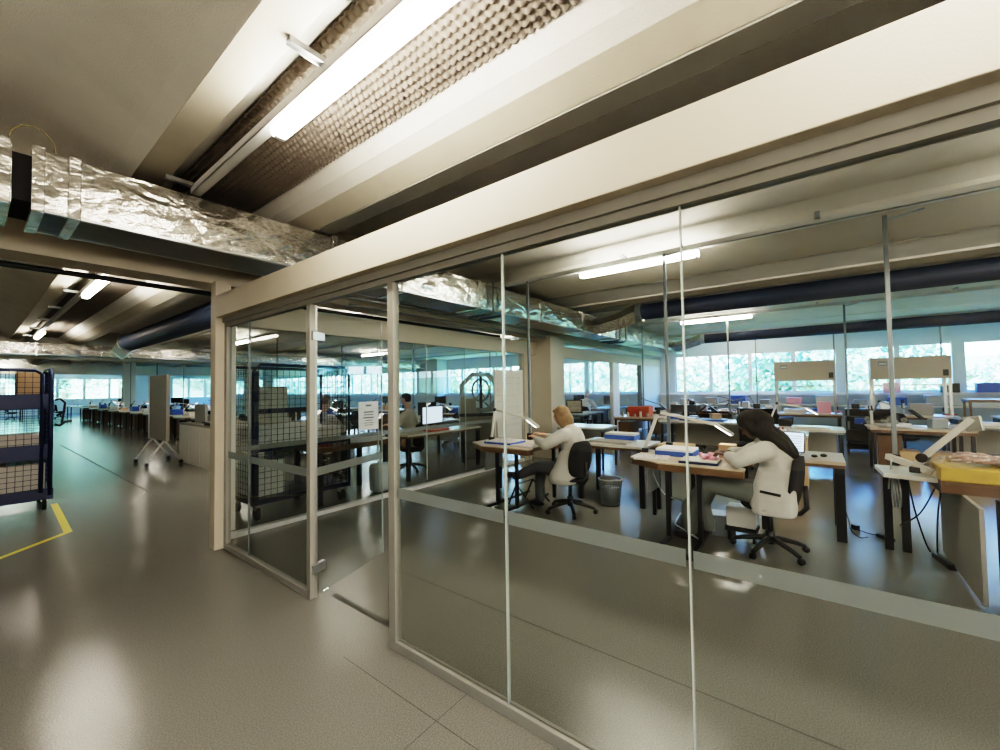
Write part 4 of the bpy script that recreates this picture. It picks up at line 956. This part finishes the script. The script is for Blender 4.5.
MB().tube([(-.34, -.32, .05), (-.34, -.05, .5), (-.34, 0, 1.0)], .018).obj('leg', 'alu', t, smooth=True); MB().tube([(.34, -.32, .05), (.34, -.05, .5), (.34, 0, 1.0)], .018).obj('leg', 'alu', t, smooth=True)
for x_ in (-.34, .34): MB().cyl((x_-.02, -.32, .035), (x_+.02, -.32, .035), .035).obj('castor', 'black', t)
nb = MB()
for r_ in range(9):
    for q in range(5):
        if random.random() < .7: nb.box(-.32+q*.13, -.32+q*.13+random.uniform(.04, .10), -.0185, -.0165, .9+.11*r_, .905+.11*r_)
nb.obj('pen_marks', 'polegrey', t)

# bench / clutter prototypes for the background
bench = empty('workbench'); tag(bench, 'x', 'workbench')
MB().box(-.45, .45, -.85, .85, .76, .80).obj('worktop', 'woodlight', bench); MB().box(-.43, .43, -.83, .83, .71, .76).obj('apron', 'darkwood', bench)
for sx in (-1, 1):
    for sy in (-1, 1): MB().box(sx*.4-.03, sx*.4+.03, sy*.78-.03, sy*.78+.03, 0, .71).obj('leg', 'black', bench)
MB().box(-.35, .35, .3, .72, .05, .66).obj('drawer_unit', 'darkwood', bench)
benchw = empty('workbench'); tag(benchw, 'x', 'workbench')
MB().box(-.45, .45, -.85, .85, .765, .80).obj('worktop', 'topgrey', benchw); MB().box(-.43, .43, -.83, .83, .73, .765).obj('apron', 'polegrey', benchw)
for sx in (-1, 1):
    for sy in (-1, 1): MB().box(sx*.4-.025, sx*.4+.025, sy*.78-.025, sy*.78+.025, 0, .73).obj('leg', 'black', benchw)
MB().box(.36, .38, -.7, .7, .2, .7).obj('back_panel', 'panel', benchw)
lampP = arm_lamp((0,0,0), 0, 'x', .45, 62, .48, -18, m='polegrey', hm='black', w=.02)
lampW = arm_lamp((0,0,0), 0, 'x', .40, 70, .46, -10, m='offwhite', hm='offwhite', w=.028, glow=True)
chairP = task_chair((0,0,0), 0, 'x')
scope = empty('microscope'); tag(scope, 'x', 'microscope')
MB().box(-.08, .08, -.1, .1, 0, .03).obj('base', 'offwhite', scope, bevel=.006); MB().tube([(0, .07, .03), (0, .08, .2), (0, .04, .28)], .02).obj('arm', 'offwhite', scope, smooth=True)
MB().cyl((0, 0, .17), (0, 0, .30), .035, .03).obj('optical_body', 'black', scope, smooth=True); MB().cyl((-.02, -.02, .29), (-.02, -.09, .36), .014).obj('eyepiece', 'black', scope); MB().cyl((.02, -.02, .29), (.02, -.09, .36), .014).obj('eyepiece', 'black', scope)
mon = empty('monitor'); tag(mon, 'x', 'monitor')
MB().box(-.02, .02, -.27, .27, .12, .46).obj('bezel', 'black', mon, bevel=.006); MB().box(-.0235, -.021, -.255, .255, .135, .445).obj('screen', 'screen', mon); MB().box(-.01, .03, -.03, .03, .01, .14).obj('stand', 'black', mon); MB().box(-.08, .1, -.12, .12, 0, .012).obj('foot', 'black', mon)
mond = empty('monitor'); tag(mond, 'x', 'monitor')
MB().box(-.02, .02, -.25, .25, .12, .45).obj('bezel', 'black', mond, bevel=.006); MB().box(-.01, .03, -.03, .03, .01, .14).obj('stand', 'black', mond); MB().box(-.08, .1, -.12, .12, 0, .012).obj('foot', 'black', mond)
index_children()

# ---- inner office, rows behind the women
dup(bench, (10.75, 3.62, 0), 0, 'dark wooden bench with an orange box on it, in front of the window corner', scale=(.9, .75, 1))
dup(benchw, (10.1, 2.05, 0), 0, 'pale-topped bench left of the dark-haired woman\'s head, second row')
dup(benchw, (9.25, .25, 0), 0, 'pale-topped bench directly behind the laptop', scale=(.9, .7, 1))
dup(bench, (10.15, -1.35, 0), 0, 'wooden bench covered in white papers behind the right bench')
dup(benchw, (11.3, -2.7, 0), 0, 'white-topped bench at the right edge, second row')
dup(bench, (13.6, 3.7, 0), 0, 'wooden bench before the windows at the far left of the office')
dup(bench, (13.9, 2.0, 0), 0, 'wooden bench before the windows, left of the left hood')
dup(benchw, (7.75, 3.75, 0), 0, 'pale side bench standing against the inner pillar', scale=(.8, .6, 1))
# open cupboard with printed box
t = empty('low_cabinet', (8.05, .45, 0), 0, 'low cream cabinet with a pale top behind the laptop screen', 'cabinet')
MB().box(-.32, .32, -.3, .32, .0, .78).obj('carcass', 'card', t); MB().box(-.34, .34, -.32, .34, .78, .81).obj('cabinet_top', 'topgrey', t)
tb = MB()
for k_ in range(4): tb.box(-.322, -.3205, -.2, .05+.05*(k_ % 2), .56-k_*.05, .585-k_*.05)
tb.obj('printed_lines', 'red', t)
o = thing(rbox(8.0, .62, .81, .3, .4, .05), 'parts_tray', 'offwhite', 'white tray with a row of red pegs on the low cream cabinet', 'tray')
pg = MB()
for k_ in range(7): pg.cyl((0, -.16+k_*.053, .05), (0, -.16+k_*.053, .085), .014, n=8)
pg.obj('peg_row', 'red', o)
# orange box with jars on corner bench
thing(rbox(10.65, 3.65, .80, .35, .55, .26), 'storage_crate', 'red', 'orange wooden crate on the corner bench left of the power pole', 'crate', bevel=.005)
for k_ in range(6):
    thing(MB().cyl((10.42+.05*(k_ % 2), 3.25+k_*.16, .80), (10.42+.05*(k_ % 2), 3.25+k_*.16, .88+.03*(k_ % 3)), .035, .03), 'glass_jar', ('offwhite', 'panel')[k_ % 2], ORD[k_]+' small jar from the right in front of the orange crate', 'jar', 'jars in front of the orange crate')
dup(lampP, (10.9, 3.9, .80), -PI/2+.1, 'dark thin arm lamp above the orange crate', 'lamp')
dup(lampP, (10.3, 2.6, .80), -PI/2, 'dark arm lamp on the pale second-row bench, left end', 'lamp')
dup(lampP, (10.2, 1.35, .80), PI/2+.2, 'dark arm lamp on the pale second-row bench, right end', 'lamp')
dup(lampP, (13.9, 2.6, .80), -PI/2+.3, 'arm lamp on the window-side bench left of the left hood', 'lamp')
dup(lampP, (13.8, 1.35, .80), PI/2, 'arm lamp beside the left hood', 'lamp')
dup(lampP, (10.2, -.70, .80), -PI/2-.6, 'arm lamp rising between the two hoods', 'lamp')
dup(lampW, (9.3, .75, .80), -PI/2, 'white arm lamp just right of the dark-haired woman\'s head', 'lamp')
thing(rbox(10.1, 2.05, .80, .5, .9, .035), 'drawing_board', 'blue', 'blue-green flat board on the pale second-row bench', 'board')
thing(rbox(9.9, 2.3, .836, .3, .35, .04), 'flat_box', 'polegrey', 'dark flat case on the blue-green board', 'box')
thing(rbox(9.2, .1, .80, .35, .5, .03), 'flat_box', 'topgrey', 'pale flat box on the bench right behind the laptop', 'box')
thing(rbox(9.3, .45, .831, .12, .2, .12) if False else rbox(9.4, .5, .80, .12, .2, .14), 'device', 'black', 'small black device on the bench right behind the laptop', 'device', bevel=.01)
mb = MB()
for i in range(14): mb.v and None; mb.add(*(lambda b: (b.v, b.f))(rbox(10.15+random.uniform(-.3, .3), -1.35+random.uniform(-.6, .6), .80+i*.004, .21, .30, .003, random.uniform(0, 3))))
thing(mb, 'paper_pile', 'paper', 'sheets of white paper scattered over the wooden bench at right', 'papers')
for k_, (dy_, w_) in enumerate(((-.45, .3), (-.08, .28), (.3, .26))):
    thing(rbox(9.9, -1.5+dy_, 0, .4, w_, .42), 'carton', 'card', ('right', 'middle', 'left')[k_]+' cardboard carton under the paper-covered bench', 'box', bevel=.004)
dup(chairP, (11.9, -1.4, 0), 2.0, 'black task chair behind the paper-covered bench', 'chair')
dup(chairP, (11.4, .6, 0), 2.8, 'black task chair in front of the left hood', 'chair')
dup(chairP, (11.6, 2.6, 0), 2.8, 'black task chair behind the pale second-row bench', 'chair')
dup(chairP, (9.2, 1.2, 0), 1.0, 'black task chair between the second-row benches', 'chair')
dup(scope, (10.0, -.75, .80), 1.6, 'white microscope at the left end of the paper-covered bench', 'microscope')
dup(scope, (13.6, 3.2, .80), 1.6, 'white microscope on the window-side bench, far left', 'microscope')
dup(scope, (13.7, 1.8, .80), 1.6, 'white microscope on the window-side bench by the left hood', 'microscope')
mb = MB()
for i in range(30): mb.ball((10.3+random.uniform(-.3, .3), -.95+random.uniform(-.25, .25), .84+random.uniform(0, .10)), random.uniform(.02, .05), 7, 5)
thing(mb, 'rag_heap', 'panel', 'small heap of rags at the left end of the paper-covered bench', 'rags', smooth=True)

# small tools and stock on the middle rows
def clutter(cx, cy, z, desc, seed, n=5, grp=None):
    rr_ = random.Random(seed)
    kinds = [('tool_case', 'black', 'black tool case', (.28, .18, .09)), ('parts_tray', 'red', 'red parts tray', (.22, .16, .04)), ('supply_box', 'polegrey', 'grey supply box', (.16, .2, .16)),
             ('document_stack', 'paper', 'white document stack', (.22, .30, .05)), ('storage_jar', 'steel', 'metal storage jar', (.08, .08, .12)), ('carton', 'card', 'brown carton', (.22, .2, .15)), ('blue_bin', 'blue', 'blue parts bin', (.2, .25, .11))]
    rr_.shuffle(kinds)
    for q in range(n):
        nm_, m_, l_, (w_, d_, h_) = kinds[q]
        x_ = cx+rr_.uniform(-.25, .22); y_ = cy-.68+q*1.36/max(1, n-1)
        if nm_ == 'storage_jar': thing(MB().cyl((x_, y_, z), (x_, y_, z+h_), .045, .045).cyl((x_, y_, z+h_), (x_, y_, z+h_+.015), .048, .048), nm_, m_, l_+' on the '+desc, 'jar')
        else: thing(rbox(x_, y_, z, w_, d_, h_, rr_.uniform(-.4, .4)), nm_, m_, l_+' on the '+desc, 'case' if 'case' in l_ else 'box', bevel=.006)
clutter(10.2, -1.35, .805, 'paper-covered wooden bench', 3, 4)
clutter(11.3, -2.75, .80, 'white-topped bench at the right edge', 4)
clutter(13.6, 3.7, .80, 'window-side bench at the far left of the office', 5)
clutter(14.0, 2.0, .80, 'window-side bench beside the left hood', 6)
clutter(10.35, 2.05, .80, 'second-row bench with the blue-green board', 8, 4)
clutter(14.05, .28, .80, 'dark bench under the left hood', 9, 4)
clutter(14.05, -1.72, .80, 'dark bench under the right hood', 10, 4)
clutter(7.75, 3.75, .80, 'pale side bench by the inner pillar', 11, 3) if False else None
for i_, (x_, y_, h_, m_) in enumerate(((11.9, 1.2, 1.0, 'black'), (12.3, 3.0, 1.05, 'polegrey'), (12.4, -.9, 1.0, 'black'), (12.2, 2.2, .9, 'darkwood'))):
    t = empty('tool_rack', (x_, y_, 0), 0, ('black open tool rack in front of the left hood', 'grey open tool rack behind the corner bench', 'black open tool rack between the two hoods', 'dark wooden open rack left of the left hood')[i_], 'rack')
    for a_ in (-.2, .2):
        for b_ in (-.38, .38): MB().box(a_-.015, a_+.015, b_-.015, b_+.015, 0, h_).obj('upright', m_, t)
    for z_ in (.2, .5, .8, h_-.02): MB().box(-.22, .22, -.4, .4, z_, z_+.02).obj('shelf', m_, t)
    MB().box(.2, .21, -.4, .4, .05, h_).obj('back_sheet', m_, t)
    for q in range(3): thing(rbox(x_-.02, y_-.25+.24*q, h_, .2, .14, .06+.05*((q+i_) % 3)), 'instrument', ('offwhite', 'black', 'steel')[(q+i_) % 3], ('right', 'middle', 'left')[q]+' instrument on top of the '+('black rack before the left hood', 'grey rack behind the corner bench', 'black rack between the hoods', 'dark wooden rack')[i_], 'instrument', bevel=.01)

# fume hoods
def hood(y0, y1, lab, X=13.5):
    t = empty('fume_hood', (X, (y0+y1)/2, 0), 0, lab, 'fume hood'); w = (y1-y0)/2
    MB().box(0, .6, -w, w, 1.66, 2.18).obj('hood_canopy', 'hoodtan', t, bevel=.01)
    for s_ in (-1, 1): MB().box(0, .05, s_*(w-.03)-.025, s_*(w-.03)+.025, .80, 1.66).obj('post', 'alu', t)
    for s_ in (-1, 1): MB().box(.5, .55, s_*(w-.03)-.025, s_*(w-.03)+.025, .80, 1.66).obj('post', 'alu', t)
    MB().box(.0, .03, -w+.04, w-.04, 1.50, 1.53).obj('sash_rail', 'alu', t)
    MB().box(-.008, 0, w-.30, w-.14, 1.98, 2.10).obj('label_plate', 'polegrey', t)
    MB().box(-.010, -.008, w-.28, w-.16, 2.02, 2.045).obj('label_print', 'offwhite', t)
    MB().box(-.008, 0, -w+.05, -w+.14, 1.72, 1.86).obj('switch_box', 'black', t)
    MB().box(.56, .58, -w+.06, w-.06, .85, 1.64).obj('rear_glass', 'glassw', t)
    return t
hood(-.38, .93, 'cream fume hood on posts, left one in front of the windows')
hood(-2.40, -1.04, 'cream fume hood on posts, right one in front of the windows')
dup(bench, (13.78, .28, 0), 0, 'dark bench carrying the left fume hood', scale=(.9, .9, 1))
dup(bench, (13.78, -1.72, 0), 0, 'dark bench carrying the right fume hood', scale=(.9, .9, 1))
for (x_, y_, z, w, d, h, m, lab) in ((13.75, -.12, .80, .25, .28, .30, 'pink', 'pinkish carton inside the left fume hood'), (13.8, .5, .80, .3, .5, .10, 'offwhite', 'white tray inside the left fume hood'),
        (16.9, -1.75, 1.27, .2, .36, .30, 'pink', 'pale red box on the sill behind the right hood'), (16.9, -2.3, 1.27, .0, .0, .0, 'pink', ''),
        (16.95, -2.95, 1.27, .25, .36, .26, 'black', 'black box on the window sill right of the right hood'), (16.95, -3.75, 1.27, .25, .6, .26, 'blue', 'blue crate on the window sill at the right edge'),
        (13.7, -1.3, .80, .2, .3, .22, 'offwhite', 'white apparatus box inside the right hood, left'), (13.7, -1.9, .80, .2, .4, .28, 'panel', 'grey apparatus box inside the right hood, right')):
    if lab: thing(rbox(x_, y_, z, w, d, h), 'carton' if 'carton' in lab else 'box', m, lab, 'box', bevel=.004)
dup(scope, (13.6, -1.6, .80), 1.6, 'dark-topped microscope standing in the right fume hood', 'microscope')
# shelf unit under window wall + counter
t = empty('wall_counter', (16.9, 0, 0), 0, 'long counter with under-cupboards below the office windows', 'counter')
MB().box(-.38, .15, -8, 4.3, .86, .90).obj('counter_top', 'topgrey', t); MB().box(-.33, .15, -8, 4.3, .1, .86).obj('cupboards', 'walldark', t)
for k_ in range(12): MB().box(-.337, -.33, -7.9+k_, -7.05+k_, .14, .82).obj('cupboard_door', 'walldark', t, bevel=.004)
for k_ in range(9):
    y_ = 3.9-k_*.82; m = ('offwhite', 'panel', 'blue', 'polegrey', 'pink')[k_ % 5]
    thing(rbox(16.75, y_, .90, .3, .3+.1*(k_ % 3), .16+.07*((k_*7) % 3)), 'apparatus', m, ORD[k_]+' apparatus from the left on the counter below the office windows', 'apparatus', 'apparatus on the window counter', bevel=.01)
# drawers at right edge
t = empty('drawer_cabinet', (12.9, -3.35, 0), 0, 'grey-blue drawer cabinet at the right edge', 'cabinet')
MB().box(-.3, .3, -.45, .45, 0, .82).obj('carcass', 'trgrey', t)
for k_ in range(4):
    d_ = MB().box(-.315, -.3, -.42, .42, .06+k_*.19, .22+k_*.19).obj('drawer', 'trgrey', t, bevel=.004); MB().box(-.33, -.315, -.1, .1, .14+k_*.19, .16+k_*.19).obj('handle', 'steel', d_)
MB().box(-.33, .33, -.48, .48, .82, .85).obj('cabinet_top', 'topgrey', t)
thing(rbox(12.8, -2.95, .85, .4, .3, .18) if False else rbox(12.9, -3.2, .85, .3, .45, .16), 'shallow_bin', 'wallcool', 'pale blue bin on the grey-blue drawer cabinet', 'bin', bevel=.02)
t = table('tall_shelf', 14.2, 14.8, -3.9, -2.75, 1.16, 'wooden shelf unit right of the right hood', top='wood', leg='wood', shelf=.6, cat='shelf')

# ---- room behind the back partition
table('desk', 4.65, 6.6, 5.62, 6.15, .80, 'pale desk of the man behind the back partition', top='topgrey', legr=.03, cat='desk')
dup(mon, (5.55, 5.98, .80), -PI/2+.25+PI/2*0, 'bright white monitor in front of the man behind the partition', 'monitor', scale=(1, 1.25, 1)).rotation_euler = (0, 0, PI/2+.2)
thing(rbox(5.5, 5.78, .80, .5, .2, .03), 'keyboard', 'red', 'dark red keyboard tray under the bright monitor', 'keyboard', bevel=.004)
table('desk', 2.95, 4.1, 5.45, 6.2, .80, 'desk heaped with papers right of the long trolley', top='wood', legr=.03, cat='desk')
bpy.data.objects[-1] if False else None
for k_ in range(4):
    mb = MB()
    for i in range(8): mb.add(*(lambda b: (b.v, b.f))(rbox(3.62+k_*.14+random.uniform(-.05, .05), 5.65+random.uniform(-.1, .25), .80+i*.009, .2, .27, .006, random.uniform(0, 3))))
    thing(mb, 'paper_stack', 'paper', ORD[k_]+' loose paper stack from the left on the heaped desk', 'papers', 'paper stacks on the heaped desk')
o = thing(rbox(4.0, 5.5, .0, .3, .25, .45), 'plastic_bag', 'wallcool', 'pale blue plastic bag on the floor under the heaped desk', 'bag', bevel=.06)
# octagonal machine
t = empty('octagonal_machine', (7.38, 6.3, 0), -.75, 'grey cabinet-like machine with an octagonal window frame behind the partition', 'machine')
oc = [(math.cos(PI/8+i*PI/4)*.52, math.sin(PI/8+i*PI/4)*.50) for i in range(8)]; ic = [(a*.80, b*.80) for a, b in oc]
b = MB()
for yy in (-.12, .12):
    for i in range(8):
        j = (i+1) % 8; b.add([(oc[i][0], yy-.02, 1.5+oc[i][1]), (oc[j][0], yy-.02, 1.5+oc[j][1]), (ic[j][0], yy-.02, 1.5+ic[j][1]), (ic[i][0], yy-.02, 1.5+ic[i][1]),
              (oc[i][0], yy+.02, 1.5+oc[i][1]), (oc[j][0], yy+.02, 1.5+oc[j][1]), (ic[j][0], yy+.02, 1.5+ic[j][1]), (ic[i][0], yy+.02, 1.5+ic[i][1])], [(0,1,2,3), (7,6,5,4), (0,4,5,1), (1,5,6,2), (2,6,7,3), (3,7,4,0)])
b.obj('octagon_frame', 'polegrey', t)
b = MB()
for i in (0, 1, 2, 3): j = i+1; b.add([(oc[i][0], -.12, 1.5+oc[i][1]), (oc[j][0], -.12, 1.5+oc[j][1]), (oc[j][0], .12, 1.5+oc[j][1]), (oc[i][0], .12, 1.5+oc[i][1])], [(0,1,2,3)])
b.obj('canopy', 'panel', t)
MB().cyl((.02, 0, 1.0), (.02, 0, 2.0), .035).obj('spindle', 'black', t); 
MB().tube([(.20*math.cos(2*PI*i/20)+.02, 0, 1.55+.26*math.sin(2*PI*i/20)) for i in range(21)], .025).obj('wheel_ring', 'polegrey', t, smooth=True)
for q in range(3): MB().bar((.02-.19*math.cos(q*PI/3), 0, 1.55-.24*math.sin(q*PI/3)), (.02+.19*math.cos(q*PI/3), 0, 1.55+.24*math.sin(q*PI/3)), .02).obj('spoke', 'polegrey', t)
MB().box(-.5, .5, -.25, .25, .95, 1.02).obj('machine_bed', 'black', t); MB().box(-.48, .48, -.23, .23, 0, .95).obj('pedestal', 'panel', t); MB().box(-.48, -.12, -.2, .2, 1.02, 1.35).obj('control_block', 'panel', t)
# table with tilted tablet
t = table('side_table', 10.9, 12.4, 5.40, 6.0, .80, 'slim dark-legged table with a tilted tablet near the back-room windows', top='wallcool', apron='polegrey')
tb = empty('tablet_stand', (11.05, 5.75, .80), 0.5, 'tilted framed drawing tablet on the slim table', 'tablet')
o = MB().box(-.02, .02, -.24, .24, 0, .42).obj('frame', 'black', tb); o.rotation_euler = (0, .35, 0); MB().box(-.023, -.021, -.20, .20, .04, .38).obj('sheet', 'woodlight', o); MB().bar((.12, 0, .3), (.3, 0, 0), .02).obj('prop', 'black', tb)
o = dup(mond, (14.6, 6.1, .80), .3, 'dark monitor behind the back partition, right of the white post', 'monitor')
dup(benchw, (14.9, 6.3, 0), PI/2, 'pale bench under the dark monitor in the back room')
dup(mond, (16.2, 8.2, .80), .0, 'dark monitor by the back-room windows', 'monitor')
dup(benchw, (16.4, 8.2, 0), 0, 'pale bench by the back-room windows')
# air conditioner on the pier
o = thing(rbox(16.95, 18.2, 2.35, .25, .9, .3), 'air_conditioner', 'polegrey', 'dark air conditioner on the white pier of the back-room window wall', 'air conditioner', bevel=.02)
struct(MB().box(16.5, WX, 17.3, 19.1, 0, 3.3).obj('pillar_window_pier', 'wallcool'))

# ---- bench rows in the hall behind / left
cnt = 0
rows = [(7.5, 8.2), (10.0, 9.2), (12.8, 9.6), (5.2, 10.5), (7.6, 12.6), (10.3, 13.2), (13.2, 13.6), (5.3, 14.8), (7.6, 16.6), (10.4, 17.0), (13.2, 17.6)]
hallrow = ['nearest bench behind the monitor', 'bench behind the octagonal machine', 'bench near the windows past the octagonal machine', 'bench behind the wire trolley', 'middle bench deep behind the man', 'bench deep behind the octagonal machine', 'bench by the deep windows', 'far bench behind the wire trolley', 'far middle bench in the back hall', 'far right bench in the back hall', 'farthest bench by the pier']
for i, (x_, y_) in enumerate(rows):
    dup(bench if i % 2 else benchw, (x_, y_, 0), PI/2 if i % 3 else 0, 'cluttered workbench, ' + hallrow[i], 'workbench')
    dup(lampW if i % 3 == 0 else lampP, (x_+.3, y_+.2, .80), -PI/2+.4*i, 'desk lamp standing on the ' + hallrow[i], 'lamp')
    dup(scope if i % 2 else mond, (x_-.15, y_-.1, .80), 1.2+.5*i, ('microscope' if i % 2 else 'dark monitor') + ' standing on the ' + hallrow[i], 'microscope' if i % 2 else 'monitor')
    dup(chairP, (x_+(.0 if i % 3 else .9), y_-1.0 if i % 3 else y_, 0), .7*i, 'black task chair at the ' + hallrow[i], 'chair')
    clutter(x_+.05, y_, .80, hallrow[i], 20+i, 4) if not i % 3 == 0 and False else None
    thing(rbox(x_-.25, y_+.25, .80, .22, .2, .12+.04*(i % 3)), 'parts_box', ('offwhite', 'blue', 'card')[i % 3], ('white', 'blue', 'cardboard')[i % 3]+' parts box on the ' + hallrow[i], 'box', bevel=.004)
# long bench rows in the left hall
k_ = 0
for i, y_ in enumerate((15.2, 17.0, 18.8, 20.8, 22.8, 24.8, 27, 29.5, 32, 35)):
    dup(bench, (4.75-.02*i, y_, 0), 0, ORD[i]+' workbench from the counter in the long left-hall row', 'workbench', 'workbenches of the long left-hall row')
    dup(lampW, (4.6, y_+.4, .80), -PI/2+.6*(i % 3), 'white desk lamp on the '+ORD[i]+' bench of the long left-hall row', 'lamp', 'desk lamps on the long left-hall row')
    dup(chairP, (5.8, y_, 0), PI/2+.4*(i % 3), 'task chair at the '+ORD[i]+' bench of the long left-hall row', 'chair', 'task chairs of the long left-hall row')
    thing(rbox(4.65, y_-.3, .80, .3, .4, .1+.05*(i % 3)), 'parts_box', ('card', 'offwhite', 'blue')[i % 3], ('cardboard', 'white', 'blue')[i % 3]+' box on the '+ORD[i]+' bench of the long left-hall row', 'box')
    dup(scope, (4.55, y_, .80), 1.57, 'microscope on the '+ORD[i]+' bench of the long left-hall row', 'microscope', 'microscopes on the long left-hall row')
for i, (x_, y_) in enumerate(((6.9, 22), (6.9, 26), (6.9, 30), (8.6, 34), (4.6, 40), (7, 40), (2.6, 42))):
    dup(benchw, (x_, y_, 0), 0, ORD[i]+' pale bench of the deep cluster before the far windows', 'workbench', 'benches of the deep cluster')
    dup(mon if i % 2 else lampW, (x_, y_+.1, .80), PI+.3*i, ('lit monitor' if i % 2 else 'white lamp')+' on the '+ORD[i]+' pale bench of the deep cluster', 'monitor' if i % 2 else 'lamp')
    dup(chairP, (x_-.8, y_, 0), -PI/2, 'task chair at the '+ORD[i]+' pale bench of the deep cluster', 'chair', 'task chairs of the deep cluster')
# poles in the hall
for i, (x_, y_) in enumerate(((5.3, 12), (5.3, 16), (5.3, 20.2), (5.3, 24), (5.3, 29), (8.5, 10), (8.5, 14), (11.1, 9), (11.1, 13), (11.1, 18))):
    dup(pp, (x_, y_, 0), 0, ORD[i]+' thin grey power pole in the halls behind the back partition', 'pole', 'power poles in the back halls')
# things on the counter
t = empty('pegboard_screen', (3.3, 11.3, .90), 0, 'small upright grey panel standing on the pale counter', 'panel'); MB().box(-.02, .02, -.35, .35, 0, .42).obj('panel', 'panel', t); MB().box(-.08, .08, -.36, -.33, 0, .03).obj('foot', 'black', t); MB().box(-.08, .08, .33, .36, 0, .03).obj('foot', 'black', t)
w_ = empty('wire_display', (3.25, 10.1, .90), 0, 'white bent-wire rack with dark parts on the counter end', 'rack')
for q in range(4): MB().tube([(-.15+.1*q, -.25, 0), (-.15+.1*q, -.28, .25), (-.15+.1*q, -.1, .42), (-.15+.1*q, .2, .45)], .008).obj('wire', 'paper', w_, smooth=True)
MB().box(-.2, .2, -.2, .15, 0, .06).obj('base_tray', 'black', w_)
thing(rbox(3.6, 11.4, .90, .3, .5, .16), 'carton', 'paper', 'white carton on the pale counter behind the grey panel', 'box')

# ------------------------------------------------------------------ outdoors
struct(MB().box(WX+.4, 90, -60, 120, -3.2, -3).obj('ground_outside', 'grass'))
b = MB(); b.add([(24, -70, -3), (24, 130, -3), (60, 130, 4), (60, -70, 4)], [(0, 3, 2, 1)]); b.add([(60, -70, 4), (60, 130, 4), (90, 130, 4), (90, -70, 4)], [(0, 3, 2, 1)])
struct(b.obj('hillside', 'grass'))
b = MB(); b.add([(-60, 58, -3), (40, 58, -3), (40, 95, 9), (-60, 95, 9)], [(0, 1, 2, 3)]); struct(b.obj('hillside_north', 'grass'))
def crown(R_, n_, seed):
    rr = random.Random(seed); vs = []; fs = []
    blobs = [(rr.uniform(-.6, .6)*R_, rr.uniform(-.6, .6)*R_, rr.uniform(-.3, .7)*R_, rr.uniform(.35, .6)*R_) for _ in range(9)]
    for _ in range(n_):
        bx_, by_, bz, br = rr.choice(blobs); th = rr.uniform(0, 2*PI); ph = math.acos(rr.uniform(-1, 1)); q = br*rr.uniform(.7, 1.05)
        p = Vector((bx_+q*math.sin(ph)*math.cos(th), by_+q*math.sin(ph)*math.sin(th), bz+q*math.cos(ph)))
        u_ = Vector((rr.uniform(-1, 1), rr.uniform(-1, 1), rr.uniform(-1, 1))).normalized(); v_ = u_.orthogonal().normalized(); s_ = rr.uniform(.12, .26)
        o_ = len(vs); vs += [p-u_*s_, p+v_*s_*.6, p+u_*s_, p-v_*s_*.6]; fs.append((o_, o_+1, o_+2, o_+3))
    return MB().add(vs, fs)
M['leaf2'] = mat('dark_leaves', (.30, .46, .30), .8, var=.5, vscale=2)
trees = []
for s_ in range(3):
    t = empty('tree'); tag(t, 'x', 'tree')
    crown(2.6, 3200, s_).obj('foliage', ('leaf', 'leaf2', 'leaf')[s_], t, loc=(0, 0, 4.2)); MB().cyl((0, 0, 0), (0, 0, 4), .18, .1, 8).obj('trunk', 'bark', t); trees.append(t)
index_children()
tk = 0
rr = random.Random(5)
for y_ in range(-14, 60, 4):
    x_ = 25+rr.uniform(-1, 3); z = -3+(max(0, x_-24))*.3
    dup(trees[tk % 3], (x_, y_+rr.uniform(-1, 1), z-1.0), rr.uniform(0, 6), 'leafy green tree in the front row outside the long window wall', 'tree', 'trees outside the window wall, front row'); tk += 1
for y_ in range(-18, 66, 5):
    x_ = 33+rr.uniform(-1, 3); z = -4.5+(x_-24)*.3
    if -9 < y_ < -3: continue
    dup(trees[(tk*2+1) % 3], (x_, y_+rr.uniform(-1, 1), z-1.2), rr.uniform(0, 6), 'leafy green tree higher up the slope outside the long window wall', 'tree', 'trees outside the window wall, slope'); tk += 1
for x_ in range(-14, 26, 4):
    dup(trees[tk % 3], (x_, 60+rr.uniform(-1, 2), -2.2), rr.uniform(0, 6), 'green tree outside the windows at the far end of the hall', 'tree', 'trees outside the far windows', (1.3,)*3); tk += 1

# ------------------------------------------------------------------ light
w = bpy.data.worlds.new('world'); sc.world = w; w.use_nodes = True
nt = w.node_tree; bg = nt.nodes['Background']
tc = nt.nodes.new('ShaderNodeTexCoord'); sx = nt.nodes.new('ShaderNodeSeparateXYZ'); cr = nt.nodes.new('ShaderNodeValToRGB')
cr.color_ramp.elements[0].position = .10; cr.color_ramp.elements[0].color = (.62, .84, 1, 1); cr.color_ramp.elements[1].position = .26; cr.color_ramp.elements[1].color = (.06, .31, 1, 1)
nt.links.new(tc.outputs['Generated'], sx.inputs[0]); nt.links.new(sx.outputs['Z'], cr.inputs[0]); nt.links.new(cr.outputs[0], bg.inputs[0])
bg.inputs[1].default_value = 15
sd = bpy.data.lights.new('sun', 'SUN'); sd.energy = 20; sd.angle = .02; sd.color = (1, .95, .85); so = bpy.data.objects.new('sun', sd); COL.objects.link(so)
so.rotation_euler = Vector((.35, .25, -.9)).to_track_quat('-Z', 'Y').to_euler()

sc.view_settings.view_transform = 'Filmic'
sc.view_settings.look = 'Very High Contrast'
sc.view_settings.exposure = 0.55
cy = sc.cycles
cy.max_bounces = 10; cy.diffuse_bounces = 4; cy.glossy_bounces = 5; cy.transparent_max_bounces = 24; cy.transmission_bounces = 6
cy.caustics_reflective = False; cy.caustics_refractive = False; cy.sample_clamp_indirect = 6; cy.use_denoising = True
for o in list(bpy.data.objects):
    if '_used' in o: del o['_used']
